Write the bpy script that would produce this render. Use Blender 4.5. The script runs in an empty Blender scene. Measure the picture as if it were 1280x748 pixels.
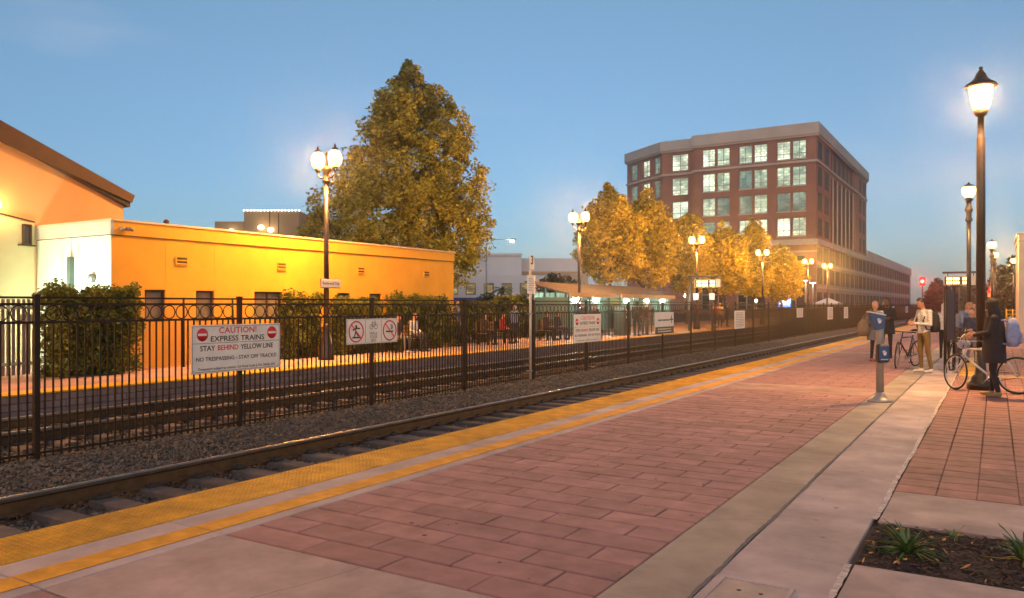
import bpy, bmesh, math, random
import numpy as np
from mathutils import Vector, Matrix

random.seed(7)
RNG = np.random.default_rng(7)
S = bpy.context.scene
COL = S.collection
PI = math.pi

# ------------------------------------------------------------------ camera
F_PX, EYE, HOR = 985.0, 1.6, 381.0          # focal length in px of a 1280 px wide photo, eye height, horizon row
YAW = math.atan((1245 - 640) / F_PX)        # the railway runs along +Y; the camera is turned left of it
SN, CS = math.sin(YAW), math.cos(YAW)
cam_d = bpy.data.cameras.new('camera')
cam = bpy.data.objects.new('camera', cam_d)
COL.objects.link(cam)
cam.location = (0, 0, EYE)
cam.rotation_euler = (PI / 2, 0, YAW)
cam_d.sensor_width = 36
cam_d.lens = F_PX / 1280 * 36
cam_d.shift_y = (HOR - 374) / 1280
cam_d.clip_start = 0.05
cam_d.clip_end = 6000
S.camera = cam

# ------------------------------------------------------------------ dusk sky
SUN_EL, SUN_ROT = math.radians(9.0), math.radians(150)
W = bpy.data.worlds.new('World')
S.world = W
W.use_nodes = True
nt = W.node_tree
nt.nodes.clear()
out = nt.nodes.new('ShaderNodeOutputWorld')
bg = nt.nodes.new('ShaderNodeBackground')
sky = nt.nodes.new('ShaderNodeTexSky')
sky.sky_type = 'NISHITA'
sky.sun_disc = False
sky.sun_elevation = SUN_EL
sky.sun_rotation = SUN_ROT
sky.air_density = 1.0
sky.dust_density = 0.3
sky.ozone_density = 2.6
bg.inputs['Strength'].default_value = 0.102
tint = nt.nodes.new('ShaderNodeMix')
tint.data_type = 'RGBA'
tint.blend_type = 'MULTIPLY'
tint.inputs[0].default_value = 1.0
tint.inputs[7].default_value = (0.98, 1.0, 0.97, 1)
nt.links.new(sky.outputs[0], tint.inputs[6])
# the low sky at dusk stays blue all round instead of turning pale
gtc = nt.nodes.new('ShaderNodeTexCoord')
gsp = nt.nodes.new('ShaderNodeSeparateXYZ')
gcr = nt.nodes.new('ShaderNodeValToRGB')
gcr.color_ramp.elements[0].position = 0.0
gcr.color_ramp.elements[0].color = (0.37, 0.46, 0.68, 1)
gcr.color_ramp.elements[1].position = 0.42
gcr.color_ramp.elements[1].color = (1.0, 0.93, 0.88, 1)
gmx = nt.nodes.new('ShaderNodeMix')
gmx.data_type = 'RGBA'
gmx.blend_type = 'MULTIPLY'
gmx.inputs[0].default_value = 1.0
nt.links.new(gtc.outputs['Generated'], gsp.inputs[0])
nt.links.new(gsp.outputs['Z'], gcr.inputs['Fac'])
nt.links.new(tint.outputs[2], gmx.inputs[6])
nt.links.new(gcr.outputs['Color'], gmx.inputs[7])
# thin high cloud, faint and everywhere alike
wtc = nt.nodes.new('ShaderNodeTexCoord')
wmp = nt.nodes.new('ShaderNodeMapping')
wmp.inputs['Scale'].default_value = (2.2, 2.2, 9.0)
wmp.inputs['Location'].default_value = (0.35, 0.1, 0.4)
wno = nt.nodes.new('ShaderNodeTexNoise')
wno.inputs['Scale'].default_value = 1.0
wno.inputs['Detail'].default_value = 5
wno.inputs['Roughness'].default_value = 0.45
wcr = nt.nodes.new('ShaderNodeMapRange')
wcr.interpolation_type = 'SMOOTHSTEP'
wcr.inputs['From Min'].default_value = 0.54
wcr.inputs['From Max'].default_value = 0.78
wcr.inputs['To Max'].default_value = 0.42
cl = nt.nodes.new('ShaderNodeMix')
cl.data_type = 'RGBA'
cl.inputs[7].default_value = (3.9, 3.8, 4.0, 1)
nt.links.new(wtc.outputs['Generated'], wmp.inputs['Vector'])
nt.links.new(wmp.outputs[0], wno.inputs['Vector'])
nt.links.new(wno.outputs['Fac'], wcr.inputs['Value'])
nt.links.new(wcr.outputs['Result'], cl.inputs[0])
nt.links.new(gmx.outputs[2], cl.inputs[6])
nt.links.new(cl.outputs[2], bg.inputs[0])
nt.links.new(bg.outputs[0], out.inputs[0])

sun_d = bpy.data.lights.new('sun', 'SUN')
sun_d.energy = 0.5
sun_d.angle = math.radians(80)
sun_d.color = (1.0, 0.80, 0.76)
sun = bpy.data.objects.new('sun', sun_d)
COL.objects.link(sun)
# the afterglow comes from behind the camera and a little to the right
sun.rotation_euler = (math.radians(66), 0, YAW - math.radians(12))

S.view_settings.view_transform = 'Standard'
S.view_settings.look = 'None'
S.view_settings.gamma = 1
S.view_settings.exposure = 0.95
S.view_settings.use_curve_mapping = False
S.render.engine = 'CYCLES'
S.cycles.use_denoising = True
S.cycles.max_bounces = 6
S.cycles.diffuse_bounces = 3
S.cycles.glossy_bounces = 3
S.cycles.transparent_max_bounces = 8
S.cycles.sample_clamp_indirect = 6
S.cycles.caustics_reflective = False
S.cycles.caustics_refractive = False

def bulb_light(parent, loc, watts, col, radius=0.26):
    ld = bpy.data.lights.new('lamp_light', 'POINT')
    ld.energy = watts
    ld.color = col
    ld.shadow_soft_size = radius
    o = bpy.data.objects.new('lamp_light', ld)
    COL.objects.link(o)
    o.parent = parent
    o.location = loc
    return o

# ------------------------------------------------------------------ placing helpers
def on_x(px, X):
    """depth along the camera axis and Y where the sight line of column px meets the vertical plane x = X"""
    t = (px - 640) / F_PX
    d = X / (-SN + t * CS)
    return d, d * (CS + t * SN)

def at_d(px, d):
    t = (px - 640) / F_PX
    return d * (-SN + t * CS), d * (CS + t * SN)

def ground(px, py, z=0.0):
    d = F_PX * (EYE - z) / (py - HOR)
    return at_d(px, d)

def z_at(py, d):
    return EYE + (HOR - py) / F_PX * d

# ------------------------------------------------------------------ materials
MATS = {}

def mat(name, col, rough=0.8, var=0.0, scale=4.0, bump=0.0, bscale=60.0, metal=0.0, emit=0.0, ecol=None,
        rnd=0.0, island=0.0, spec=0.5, col2=None, stain=0.0, coat=0.0):
    if name in MATS:
        return MATS[name]
    m = bpy.data.materials.new(name)
    m.use_nodes = True
    n = m.node_tree.nodes
    L = m.node_tree.links
    b = n['Principled BSDF']
    b.inputs['Roughness'].default_value = rough
    b.inputs['Metallic'].default_value = metal
    b.inputs['Specular IOR Level'].default_value = spec
    b.inputs['Coat Weight'].default_value = coat
    c = (*col, 1)
    b.inputs['Base Color'].default_value = c
    sock = None
    tc = n.new('ShaderNodeNewGeometry')
    if var or col2:
        no = n.new('ShaderNodeTexNoise')
        no.inputs['Scale'].default_value = scale
        no.inputs['Detail'].default_value = 6
        L.new(tc.outputs['Position'], no.inputs['Vector'])
        cr = n.new('ShaderNodeValToRGB')
        cr.color_ramp.elements[0].position = 0.3
        cr.color_ramp.elements[1].position = 0.7
        lo = tuple(max(0, x * (1 - var)) for x in col)
        hi = tuple(min(1, x * (1 + var)) for x in (col2 or col))
        cr.color_ramp.elements[0].color = (*lo, 1)
        cr.color_ramp.elements[1].color = (*hi, 1)
        L.new(no.outputs['Fac'], cr.inputs['Fac'])
        sock = cr.outputs['Color']
    if stain:
        n2 = n.new('ShaderNodeTexNoise')
        n2.inputs['Scale'].default_value = scale * 0.23
        n2.inputs['Detail'].default_value = 9
        n2.inputs['Roughness'].default_value = 0.7
        L.new(tc.outputs['Position'], n2.inputs['Vector'])
        r2 = n.new('ShaderNodeMapRange')
        r2.inputs['From Min'].default_value = 0.35
        r2.inputs['From Max'].default_value = 0.65
        r2.inputs['To Min'].default_value = 1 - stain
        r2.inputs['To Max'].default_value = 1 + stain * 0.4
        L.new(n2.outputs['Fac'], r2.inputs['Value'])
        mx = n.new('ShaderNodeVectorMath')
        mx.operation = 'SCALE'
        if sock:
            L.new(sock, mx.inputs[0])
        else:
            mx.inputs[0].default_value = col
        L.new(r2.outputs['Result'], mx.inputs['Scale'])
        sock = mx.outputs[0]
    if rnd or island:
        if rnd:
            oi = n.new('ShaderNodeObjectInfo')
            rs = oi.outputs['Random']
        else:
            ge = n.new('ShaderNodeNewGeometry')
            rs = ge.outputs['Random Per Island']
        mr = n.new('ShaderNodeMapRange')
        a = rnd or island
        mr.inputs['To Min'].default_value = 1 - a
        mr.inputs['To Max'].default_value = 1 + a
        L.new(rs, mr.inputs['Value'])
        mx = n.new('ShaderNodeVectorMath')
        mx.operation = 'SCALE'
        if sock:
            L.new(sock, mx.inputs[0])
        else:
            mx.inputs[0].default_value = col
        L.new(mr.outputs['Result'], mx.inputs['Scale'])
        sock = mx.outputs[0]
    if sock:
        L.new(sock, b.inputs['Base Color'])
    if bump:
        nb = n.new('ShaderNodeTexNoise')
        nb.inputs['Scale'].default_value = bscale
        nb.inputs['Detail'].default_value = 4
        L.new(tc.outputs['Position'], nb.inputs['Vector'])
        bp = n.new('ShaderNodeBump')
        bp.inputs['Strength'].default_value = bump
        bp.inputs['Distance'].default_value = 0.02
        L.new(nb.outputs['Fac'], bp.inputs['Height'])
        L.new(bp.outputs['Normal'], b.inputs['Normal'])
    if emit:
        b.inputs['Emission Color'].default_value = (*(ecol or col), 1)
        b.inputs['Emission Strength'].default_value = emit
    MATS[name] = m
    return m

def leaf_mat(name, col, col2, scale=0.35):
    if name in MATS:
        return MATS[name]
    m = mat(name, col, rough=0.6, var=0.3, scale=scale, col2=col2, island=0.5)
    n = m.node_tree.nodes
    L = m.node_tree.links
    b = n['Principled BSDF']
    tr = n.new('ShaderNodeBsdfTranslucent')
    src = b.inputs['Base Color'].links[0].from_socket
    L.new(src, tr.inputs['Color'])
    mix = n.new('ShaderNodeMixShader')
    mix.inputs[0].default_value = 0.35
    L.new(b.outputs[0], mix.inputs[1])
    L.new(tr.outputs[0], mix.inputs[2])
    L.new(mix.outputs[0], n['Material Output'].inputs['Surface'])
    return m

SODIUM = (1.0, 0.50, 0.13)
M_concrete = mat('concrete', (0.385, 0.285, 0.265), 0.75, 0.16, 3.0, 0.3, 140, stain=0.42)
M_concrete_red = mat('concrete_red', (0.35, 0.215, 0.185), 0.75, 0.16, 3.0, 0.3, 140, stain=0.42)
M_concrete_tan = mat('concrete_tan', (0.31, 0.255, 0.215), 0.7, 0.18, 2.2, 0.25, 120, stain=0.45)
M_concrete_pale = mat('concrete_pale', (0.42, 0.335, 0.33), 0.75, 0.14, 2.5, 0.3, 140, stain=0.40)
M_paver = mat('paver_red', (0.315, 0.16, 0.155), 0.75, 0.2, 5.0, 0.35, 170, rnd=0.13, stain=0.25)
M_paver_small = mat('paver_red_small', (0.30, 0.135, 0.115), 0.75, 0.22, 6.0, 0.35, 170, rnd=0.22, stain=0.25)
M_mortar = mat('mortar', (0.06, 0.036, 0.03), 0.95, 0.3, 20)
M_yellow = mat('tactile_yellow', (0.62, 0.30, 0.012), 0.65, 0.2, 6.0, 0.1, 90, stain=0.35, rnd=0.07, spec=0.35)
M_line = mat('line_paint', (0.66, 0.30, 0.02), 0.72, 0.14, 9.0, 0.2, 120, stain=0.3, spec=0.3)
M_sealant = mat('sealant', (0.09, 0.09, 0.11), 0.8, 0.5, 30)
M_sealant_w = mat('sealant_pale', (0.50, 0.42, 0.40), 0.8, 0.3, 25, stain=0.4)
M_asphalt = mat('asphalt', (0.05, 0.048, 0.047), 0.9, 0.25, 2.0, 0.3, 80)
M_ballast = mat('ballast', (0.075, 0.06, 0.05), 0.95, 0.4, 30.0, 0.8, 40)
M_stone = mat('ballast_stone', (0.10, 0.082, 0.066), 0.9, 0.25, 2.0, island=0.55)
M_sleeper = mat('sleeper', (0.10, 0.075, 0.065), 0.9, 0.25, 6.0, 0.4, 60, rnd=0.25)
M_rail = mat('rail_web', (0.10, 0.062, 0.03), 0.55, 0.3, 8.0, 0.2, 60, metal=0.4)
M_railtop = mat('rail_head', (0.36, 0.31, 0.25), 0.36, 0.2, 6.0, metal=1.0)
M_clip = mat('rail_clip', (0.03, 0.024, 0.02), 0.7, 0.3, 20)
M_iron = mat('fence_iron', (0.018, 0.010, 0.006), 0.55, 0.3, 9.0, spec=0.3)
M_post_paint = mat('lamp_post_paint', (0.022, 0.014, 0.01), 0.35, 0.3, 9.0)
M_white = mat('sign_white', (0.74, 0.70, 0.65), 0.45, 0.05, 6.0, stain=0.08)
M_black = mat('print_black', (0.02, 0.02, 0.02), 0.6)
M_redp = mat('print_red', (0.62, 0.02, 0.03), 0.5)
M_greyp = mat('print_grey', (0.22, 0.20, 0.18), 0.6)
M_brownp = mat('sign_brown', (0.07, 0.04, 0.02), 0.5)
M_globe = mat('lamp_globe', (1, 0.8, 0.5), 0.4, emit=2.2, ecol=(1.0, 0.56, 0.15))
M_globe_n = mat('lamp_globe_near', (1, 0.8, 0.5), 0.4, emit=2.2, ecol=(1.0, 0.58, 0.18))
M_globe_w = mat('lamp_white', (1, 1, 1), 0.4, emit=55, ecol=(0.86, 1.0, 0.88))
M_globe_s = mat('lamp_street', (1, 0.9, 0.8), 0.4, emit=60, ecol=(1.0, 0.78, 0.5))
M_red_lamp = mat('signal_red', (1, 0.05, 0.03), 0.4, emit=7, ecol=(1.0, 0.06, 0.035))
M_glass_dark = mat('glass_dark', (0.03, 0.035, 0.04), 0.08, spec=0.8)
M_orange = mat('wall_orange', (0.74, 0.36, 0.03), 0.85, 0.05, 1.6, 0.25, 35, stain=0.10)
M_orange_trim = mat('coping_cream', (0.66, 0.50, 0.34), 0.8, 0.08, 2.0)
M_wall_white = mat('wall_white', (0.60, 0.72, 0.60), 0.85, 0.06, 1.2, 0.12, 50, stain=0.1)
M_wall_peach = mat('wall_peach', (0.60, 0.31, 0.14), 0.85, 0.06, 1.0, 0.12, 50, stain=0.08)
M_wall_sand = mat('wall_sand', (0.55, 0.48, 0.26), 0.85, 0.08, 1.0, 0.12, 50, stain=0.12)
M_fascia = mat('fascia_brown', (0.06, 0.024, 0.009), 0.7, 0.2, 3.0)
M_metal_grey = mat('metal_grey', (0.28, 0.28, 0.27), 0.45, 0.15, 5.0, metal=0.6)
M_mulch = mat('mulch', (0.035, 0.02, 0.014), 0.95, 0.5, 40, 1.0, 50)
M_bark = mat('bark', (0.11, 0.075, 0.05), 0.9, 0.3, 6.0, 0.5, 30)

# ------------------------------------------------------------------ mesh builder
class MB:
    def __init__(self):
        self.v, self.f, self.m, self.s = [], [], [], []

    def add(self, vs, fs, mi=0, smooth=False):
        o = len(self.v)
        self.v += [tuple(v) for v in vs]
        self.f += [tuple(i + o for i in f) for f in fs]
        self.m += [mi] * len(fs)
        self.s += [smooth] * len(fs)
        return self

    def box(self, x0, x1, y0, y1, z0, z1, mi=0):
        vs = [(x0, y0, z0), (x1, y0, z0), (x1, y1, z0), (x0, y1, z0), (x0, y0, z1), (x1, y0, z1), (x1, y1, z1), (x0, y1, z1)]
        fs = [(3, 2, 1, 0), (4, 5, 6, 7), (0, 1, 5, 4), (1, 2, 6, 5), (2, 3, 7, 6), (3, 0, 4, 7)]
        return self.add(vs, fs, mi)

    def cbox(self, c, sx, sy, sz, bev=0.0, mi=0, rot=None):
        """box round c, with its edges cut by bev"""
        hx, hy, hz = sx / 2, sy / 2, sz / 2
        if not bev:
            pts = [(a * hx, b * hy, d * hz) for d in (-1, 1) for a, b in ((-1, -1), (1, -1), (1, 1), (-1, 1))]
            fs = [(3, 2, 1, 0), (4, 5, 6, 7), (0, 1, 5, 4), (1, 2, 6, 5), (2, 3, 7, 6), (3, 0, 4, 7)]
        else:
            def ring(x, y, z, b):
                return [(-x + b, -y, z), (x - b, -y, z), (x, -y + b, z), (x, y - b, z), (x - b, y, z), (-x + b, y, z), (-x, y - b, z), (-x, -y + b, z)]
            b = bev
            pts = ring(hx - b, hy - b, -hz, b * .6) + ring(hx, hy, -hz + b, b) + ring(hx, hy, hz - b, b) + ring(hx - b, hy - b, hz, b * .6)
            fs = [tuple(range(7, -1, -1)), tuple(range(24, 32))]
            for r in range(3):
                for i in range(8):
                    j = (i + 1) % 8
                    fs.append((r * 8 + i, r * 8 + j, r * 8 + 8 + j, r * 8 + 8 + i))
        if rot is not None:
            pts = [tuple(rot @ Vector(p)) for p in pts]
        pts = [(p[0] + c[0], p[1] + c[1], p[2] + c[2]) for p in pts]
        return self.add(pts, fs, mi)

    def tube(self, pts, rad, n=8, mi=0, caps=True, smooth=True):
        pts = [Vector(p) for p in pts]
        if not hasattr(rad, '__len__'):
            rad = [rad] * len(pts)
        vs = []
        up = None
        for i, p in enumerate(pts):
            d = (pts[min(i + 1, len(pts) - 1)] - pts[max(i - 1, 0)])
            d = d.normalized() if d.length > 1e-9 else Vector((0, 0, 1))
            if up is None:
                up = Vector((0, 0, 1)) if abs(d.z) < 0.9 else Vector((1, 0, 0))
            a = d.cross(up)
            a = a.normalized() if a.length > 1e-6 else d.orthogonal().normalized()
            b = a.cross(d).normalized()
            up = b
            for k in range(n):
                t = 2 * PI * k / n
                vs.append(p + (a * math.cos(t) + b * math.sin(t)) * rad[i])
        fs = []
        for i in range(len(pts) - 1):
            for k in range(n):
                j = (k + 1) % n
                fs.append((i * n + k, i * n + j, (i + 1) * n + j, (i + 1) * n + k))
        self.add(vs, fs, mi, smooth)
        if caps:
            o = len(self.v) - len(vs)
            self.f += [tuple(o + k for k in range(n - 1, -1, -1)), tuple(o + (len(pts) - 1) * n + k for k in range(n))]
            self.m += [mi, mi]
            self.s += [False, False]
        return self

    def lathe(self, prof, c=(0, 0, 0), n=16, mi=0, smooth=True):
        vs = [(c[0] + r * math.cos(2 * PI * k / n), c[1] + r * math.sin(2 * PI * k / n), c[2] + z) for r, z in prof for k in range(n)]
        fs = []
        for i in range(len(prof) - 1):
            for k in range(n):
                j = (k + 1) % n
                fs.append((i * n + k, i * n + j, (i + 1) * n + j, (i + 1) * n + k))
        fs.append(tuple(range(n - 1, -1, -1)))
        fs.append(tuple((len(prof) - 1) * n + k for k in range(n)))
        return self.add(vs, fs, mi, smooth)

    def sphere(self, c, r, n=14, m=9, mi=0, sc=(1, 1, 1)):
        prof = [(max(1e-4, math.sin(PI * i / m)) * r, -math.cos(PI * i / m) * r) for i in range(m + 1)]
        vs = [(c[0] + a * sc[0] * math.cos(2 * PI * k / n), c[1] + a * sc[1] * math.sin(2 * PI * k / n), c[2] + z * sc[2]) for a, z in prof for k in range(n)]
        fs = []
        for i in range(m):
            for k in range(n):
                j = (k + 1) % n
                fs.append((i * n + k, i * n + j, (i + 1) * n + j, (i + 1) * n + k))
        return self.add(vs, fs, mi, True)

    def torus(self, c, R, r, axis='x', n=28, m=6, mi=0, arc=(0, 2 * PI)):
        closed = abs(arc[1] - arc[0] - 2 * PI) < 1e-6
        vs = []
        N = n if closed else n + 1
        for i in range(N):
            t = arc[0] + (arc[1] - arc[0]) * i / n
            for k in range(m):
                p = 2 * PI * k / m
                q = R + r * math.cos(p)
                u, v, w = q * math.cos(t), q * math.sin(t), r * math.sin(p)
                if axis == 'x':
                    vs.append((c[0] + w, c[1] + u, c[2] + v))
                elif axis == 'y':
                    vs.append((c[0] + u, c[1] + w, c[2] + v))
                else:
                    vs.append((c[0] + u, c[1] + v, c[2] + w))
        fs = []
        for i in range(n):
            i2 = (i + 1) % N
            for k in range(m):
                j = (k + 1) % m
                fs.append((i * m + k, i2 * m + k, i2 * m + j, i * m + j))
        return self.add(vs, fs, mi, True)

    def prism(self, poly, axis, a0, a1, mi=0):
        """poly in the other two axes, extruded along axis from a0 to a1"""
        def p3(p, a):
            return {'x': (a, p[0], p[1]), 'y': (p[0], a, p[1]), 'z': (p[0], p[1], a)}[axis]
        n = len(poly)
        vs = [p3(p, a0) for p in poly] + [p3(p, a1) for p in poly]
        fs = [tuple(range(n)), tuple(range(2 * n - 1, n - 1, -1))] + [(i, i + n, (i + 1) % n + n, (i + 1) % n) for i in range(n)]
        return self.add(vs, fs, mi)

    def mesh(self, name, mats):
        me = bpy.data.meshes.new(name)
        me.from_pydata(self.v, [], self.f)
        for m in (mats if isinstance(mats, (list, tuple)) else [mats]):
            me.materials.append(m)
        me.polygons.foreach_set('material_index', self.m)
        me.polygons.foreach_set('use_smooth', self.s)
        bm = bmesh.new()
        bm.from_mesh(me)
        bmesh.ops.recalc_face_normals(bm, faces=bm.faces)
        bm.to_mesh(me)
        bm.free()
        me.update()
        return me

    def build(self, name, mats, parent=None, loc=None, rz=None):
        return link(name, self.mesh(name, mats), parent, loc, rz)

def link(name, me, parent=None, loc=None, rz=None):
    o = bpy.data.objects.new(name, me)
    COL.objects.link(o)
    if parent is not None:
        o.parent = parent
    if loc is not None:
        o.location = loc
    if rz is not None:
        o.rotation_euler = (0, 0, rz)
    return o

def np_mesh(name, V, Q, mats, smooth=False):
    """V (n,3), Q (m,k) faces with the same number of corners"""
    me = bpy.data.meshes.new(name)
    k = Q.shape[1]
    me.vertices.add(len(V))
    me.vertices.foreach_set('co', V.astype(np.float32).ravel())
    me.loops.add(Q.size)
    me.loops.foreach_set('vertex_index', Q.astype(np.int32).ravel())
    me.polygons.add(len(Q))
    me.polygons.foreach_set('loop_start', np.arange(len(Q), dtype=np.int32) * k)
    me.polygons.foreach_set('use_smooth', np.full(len(Q), smooth))
    for m in (mats if isinstance(mats, (list, tuple)) else [mats]):
        me.materials.append(m)
    me.update(calc_edges=True)
    return me

def thing(name, label, cat, loc=(0, 0, 0), rz=0.0, group=None):
    o = bpy.data.objects.new(name, None)
    COL.objects.link(o)
    o.location = loc
    o.rotation_euler = (0, 0, rz)
    o.empty_display_size = 0.2
    return tag(o, label, cat, group)

def tag(o, label, cat, group=None):
    o['label'] = label
    o['category'] = cat
    if group:
        o['group'] = group
    return o

def struct(o):
    o['kind'] = 'structure'
    return o

def stuff(o):
    o['kind'] = 'stuff'
    return o

def dup(root, loc, rz, label, group=None):
    r = root.copy()
    COL.objects.link(r)
    r.location = loc
    r.rotation_euler = (0, 0, rz)
    r['label'] = label
    if group:
        r['group'] = group
    for ch in list(root.children):
        c = ch.copy()
        COL.objects.link(c)
        c.parent = r
        for g in ch.children:
            d = g.copy()
            COL.objects.link(d)
            d.parent = c
    return r

def text_mesh(body, size, bold=0.0, align='CENTER', squeeze=1.0):
    cu = bpy.data.curves.new('lettering', 'FONT')
    cu.body = body
    cu.size = size
    cu.align_x = align
    cu.align_y = 'CENTER'
    cu.offset = bold
    cu.resolution_u = 3
    cu.extrude = 0.0006
    ob = bpy.data.objects.new('lettering', cu)
    COL.objects.link(ob)
    bpy.context.view_layer.update()
    me = bpy.data.meshes.new_from_object(ob.evaluated_get(bpy.context.evaluated_depsgraph_get()))
    bpy.data.objects.remove(ob)
    bpy.data.curves.remove(cu)
    if squeeze != 1:
        for v in me.vertices:
            v.co.x *= squeeze
    return me

def lettering(parent, body, size, u, v, off, m, bold=0.0, squeeze=1.0, align='CENTER', width=None):
    """text on a board that stands in the local x-z plane and is read from -y; u right, v up"""
    me = text_mesh(body, size, bold, align)
    if width:
        xs = [q.co.x for q in me.vertices]
        k = width / max(1e-6, max(xs) - min(xs))
        for q in me.vertices:
            q.co.x *= k
    elif squeeze != 1:
        for q in me.vertices:
            q.co.x *= squeeze
    me.materials.clear()
    me.materials.append(m)
    o = link('lettering', me, parent, (u, -off, v))
    o.rotation_euler = (PI / 2, 0, 0)
    return o
# ================================================================== THE SETTING
X_EDGE = -5.80          # near platform edge
X_FAR = -14.80          # far platform edge
Y_END = 260.0

# one ground sheet with the railway trench in it, reaching the horizon
gm = MB()
prof = [(-900, -0.035), (-14.95, -0.035), (-14.95, -0.62), (-5.95, -0.62), (-5.95, -0.035), (900, -0.035)]
ys = [-200, Y_END + 200, 1300]
for i in range(len(prof) - 1):
    (xa, za), (xb, zb) = prof[i], prof[i + 1]
    for j in range(2):
        if j == 1:
            if i == 0:
                gm.add([(-900, ys[1], -0.035), (900, ys[1], -0.035), (900, ys[2], -0.035), (-900, ys[2], -0.035)], [(0, 1, 2, 3)])
            continue
        gm.add([(xa, ys[0], za), (xb, ys[0], zb), (xb, ys[1], zb), (xa, ys[1], za)], [(0, 1, 2, 3)])
struct(gm.build('ground', M_asphalt))

# ------------------------------------------------------------------ near platform
plat = struct(MB().box(X_EDGE + 0.02, 9.0, -12, Y_END, -0.60, -0.030).build('near_platform', M_mortar))
coping = MB().box(X_EDGE, X_EDGE + 0.018, -12, Y_END, -0.5, -0.02)
coping.build('edge_face', M_concrete, plat)

# tactile tiles with their domes
def tactile_tile():
    b = MB()
    b.cbox((0, 0, -0.012), 0.596, 0.596, 0.032, 0.004)
    prof = [(0.0135, 0.0), (0.012, 0.0045), (0.007, 0.006)]
    N = 12
    for i in range(N):
        for j in range(N):
            x, y = (i + 0.5) / N * 0.58 - 0.29, (j + 0.5) / N * 0.58 - 0.29
            n = 6
            vs = [(x + r * math.cos(2 * PI * k / n), y + r * math.sin(2 * PI * k / n), 0.0035 + z) for r, z in prof for k in range(n)]
            fs = [(q * n + k, q * n + (k + 1) % n, (q + 1) * n + (k + 1) % n, (q + 1) * n + k) for q in range(2) for k in range(n)]
            fs.append(tuple(2 * n + k for k in range(n)))
            b.add(vs, fs)
    return b.mesh('tactile_tile', M_yellow)
tt = tactile_tile()
yy = 0.0
while yy < 30:
    o = link('tactile_tile', tt, plat, (X_EDGE + 0.30, yy + 0.30, random.uniform(-0.001, 0.001)))
    yy += 0.6
tb = MB()
while yy < Y_END:
    tb.box(X_EDGE + 0.002, X_EDGE + 0.598, yy + 0.003, yy + 0.597, -0.025, 0.004)
    yy += 0.6
stuff(tb.build('tactile_strip', M_yellow, plat))

# concrete slabs: edge band, cross bands, the two strips by the planting
def slab(x0, x1, y0, y1, m, top=0.0, g=0.011, name='concrete_slab'):
    o = MB().cbox((0, 0, 0), x1 - x0 - g, y1 - y0 - g, 0.05, 0.006).build(name, m, plat, ((x0 + x1) / 2, (y0 + y1) / 2, top - 0.025))
    return o
XB0, XB1, XS1, XS2, XR = X_EDGE + 0.6, -4.57, -1.87, -1.43, -0.78
bands = [(2.40, 3.63), (15.05, 16.3), (27.7, 28.9), (40.3, 41.5), (53, 54.2)]
joints = [-12, -6, -0.2, 2.40, 3.63, 7.4, 11.2, 15.05, 16.3, 20.1, 23.9, 27.7, 28.9, 32.7, 36.5, 40.3, 41.5, 47, 53, 54.2, 70, 95, 140, Y_END]
for a, b in zip(joints, joints[1:]):
    slab(XB0, XB1, a, b, M_concrete_pale)
for a, b in bands:
    slab(XB1, XS1, a, b, M_concrete if a < 5 else M_concrete_red)
lb = MB()
for a, b in zip(joints, joints[1:]):
    lb.box(-4.925, -4.70, a + 0.006, b - 0.006, 0.0015, 0.0045)
lb.build('painted_line', M_line, plat)

def wavy_strip(x0, x1, y0, y1, amp, z, m, name, step=0.06):
    n = int((y1 - y0) / step)
    V, Q = [], []
    for i in range(n + 1):
        y = y0 + (y1 - y0) * i / n
        wob = 0.5 * math.sin(y * 2.1) + 0.3 * math.sin(y * 5.3 + 1)
        V += [(x0 + amp * (wob + random.uniform(-.5, .5)), y, z), (x1 + amp * (wob + random.uniform(-.5, .5)), y, z)]
        if i:
            k = 2 * i
            Q.append((k - 2, k - 1, k + 1, k))
    return link(name, np_mesh(name, np.array(V), np.array(Q), m), plat)

sj = [-6, -2, 1.2, 4.0, 7.3, 10.4, 13.5, 14.6, 17.8, 21, 24.2, 28, 33, 40, 50]
for a, b in zip(sj, sj[1:]):
    slab(XS1, XS2, a, b, M_concrete_tan, g=0.004)
for a, b in zip([-6, -1, 2.2, 5.2, 6.38, 9.6, 13.2, 14.5, 17.8, 22, 28, 36, 50], [-1, 2.2, 5.2, 6.38, 9.6, 13.2, 14.5, 17.8, 22, 28, 36, 50]):
    slab(XS2 + 0.012, XR, a, b, M_concrete_pale, g=0.003)
wavy_strip(XS2 - 0.006, XS2 + 0.018, -3, 30, 0.012, 0.003, M_sealant, 'joint_sealant')
wavy_strip(XR - 0.008, XR + 0.03, 6.4, 24, 0.010, 0.004, M_sealant_w, 'joint_sealant')
wavy_strip(XR - 0.008, XR + 0.03, -2, 5.22, 0.010, 0.004, M_sealant_w, 'joint_sealant')

# red pavers: rows across the platform in half bond; big ones on the platform, small squares by the planting
pav_cache = {}
def paver_mesh(lx, ly, m, nm):
    k = (round(lx, 2), round(ly, 2), nm)
    if k not in pav_cache:
        pav_cache[k] = MB().cbox((0, 0, -0.02), k[0] - (0.011 if m is M_paver else .004), k[1] - (0.026 if m is M_paver else .018), 0.04, 0.006).mesh(nm, m)
    return pav_cache[k]

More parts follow.
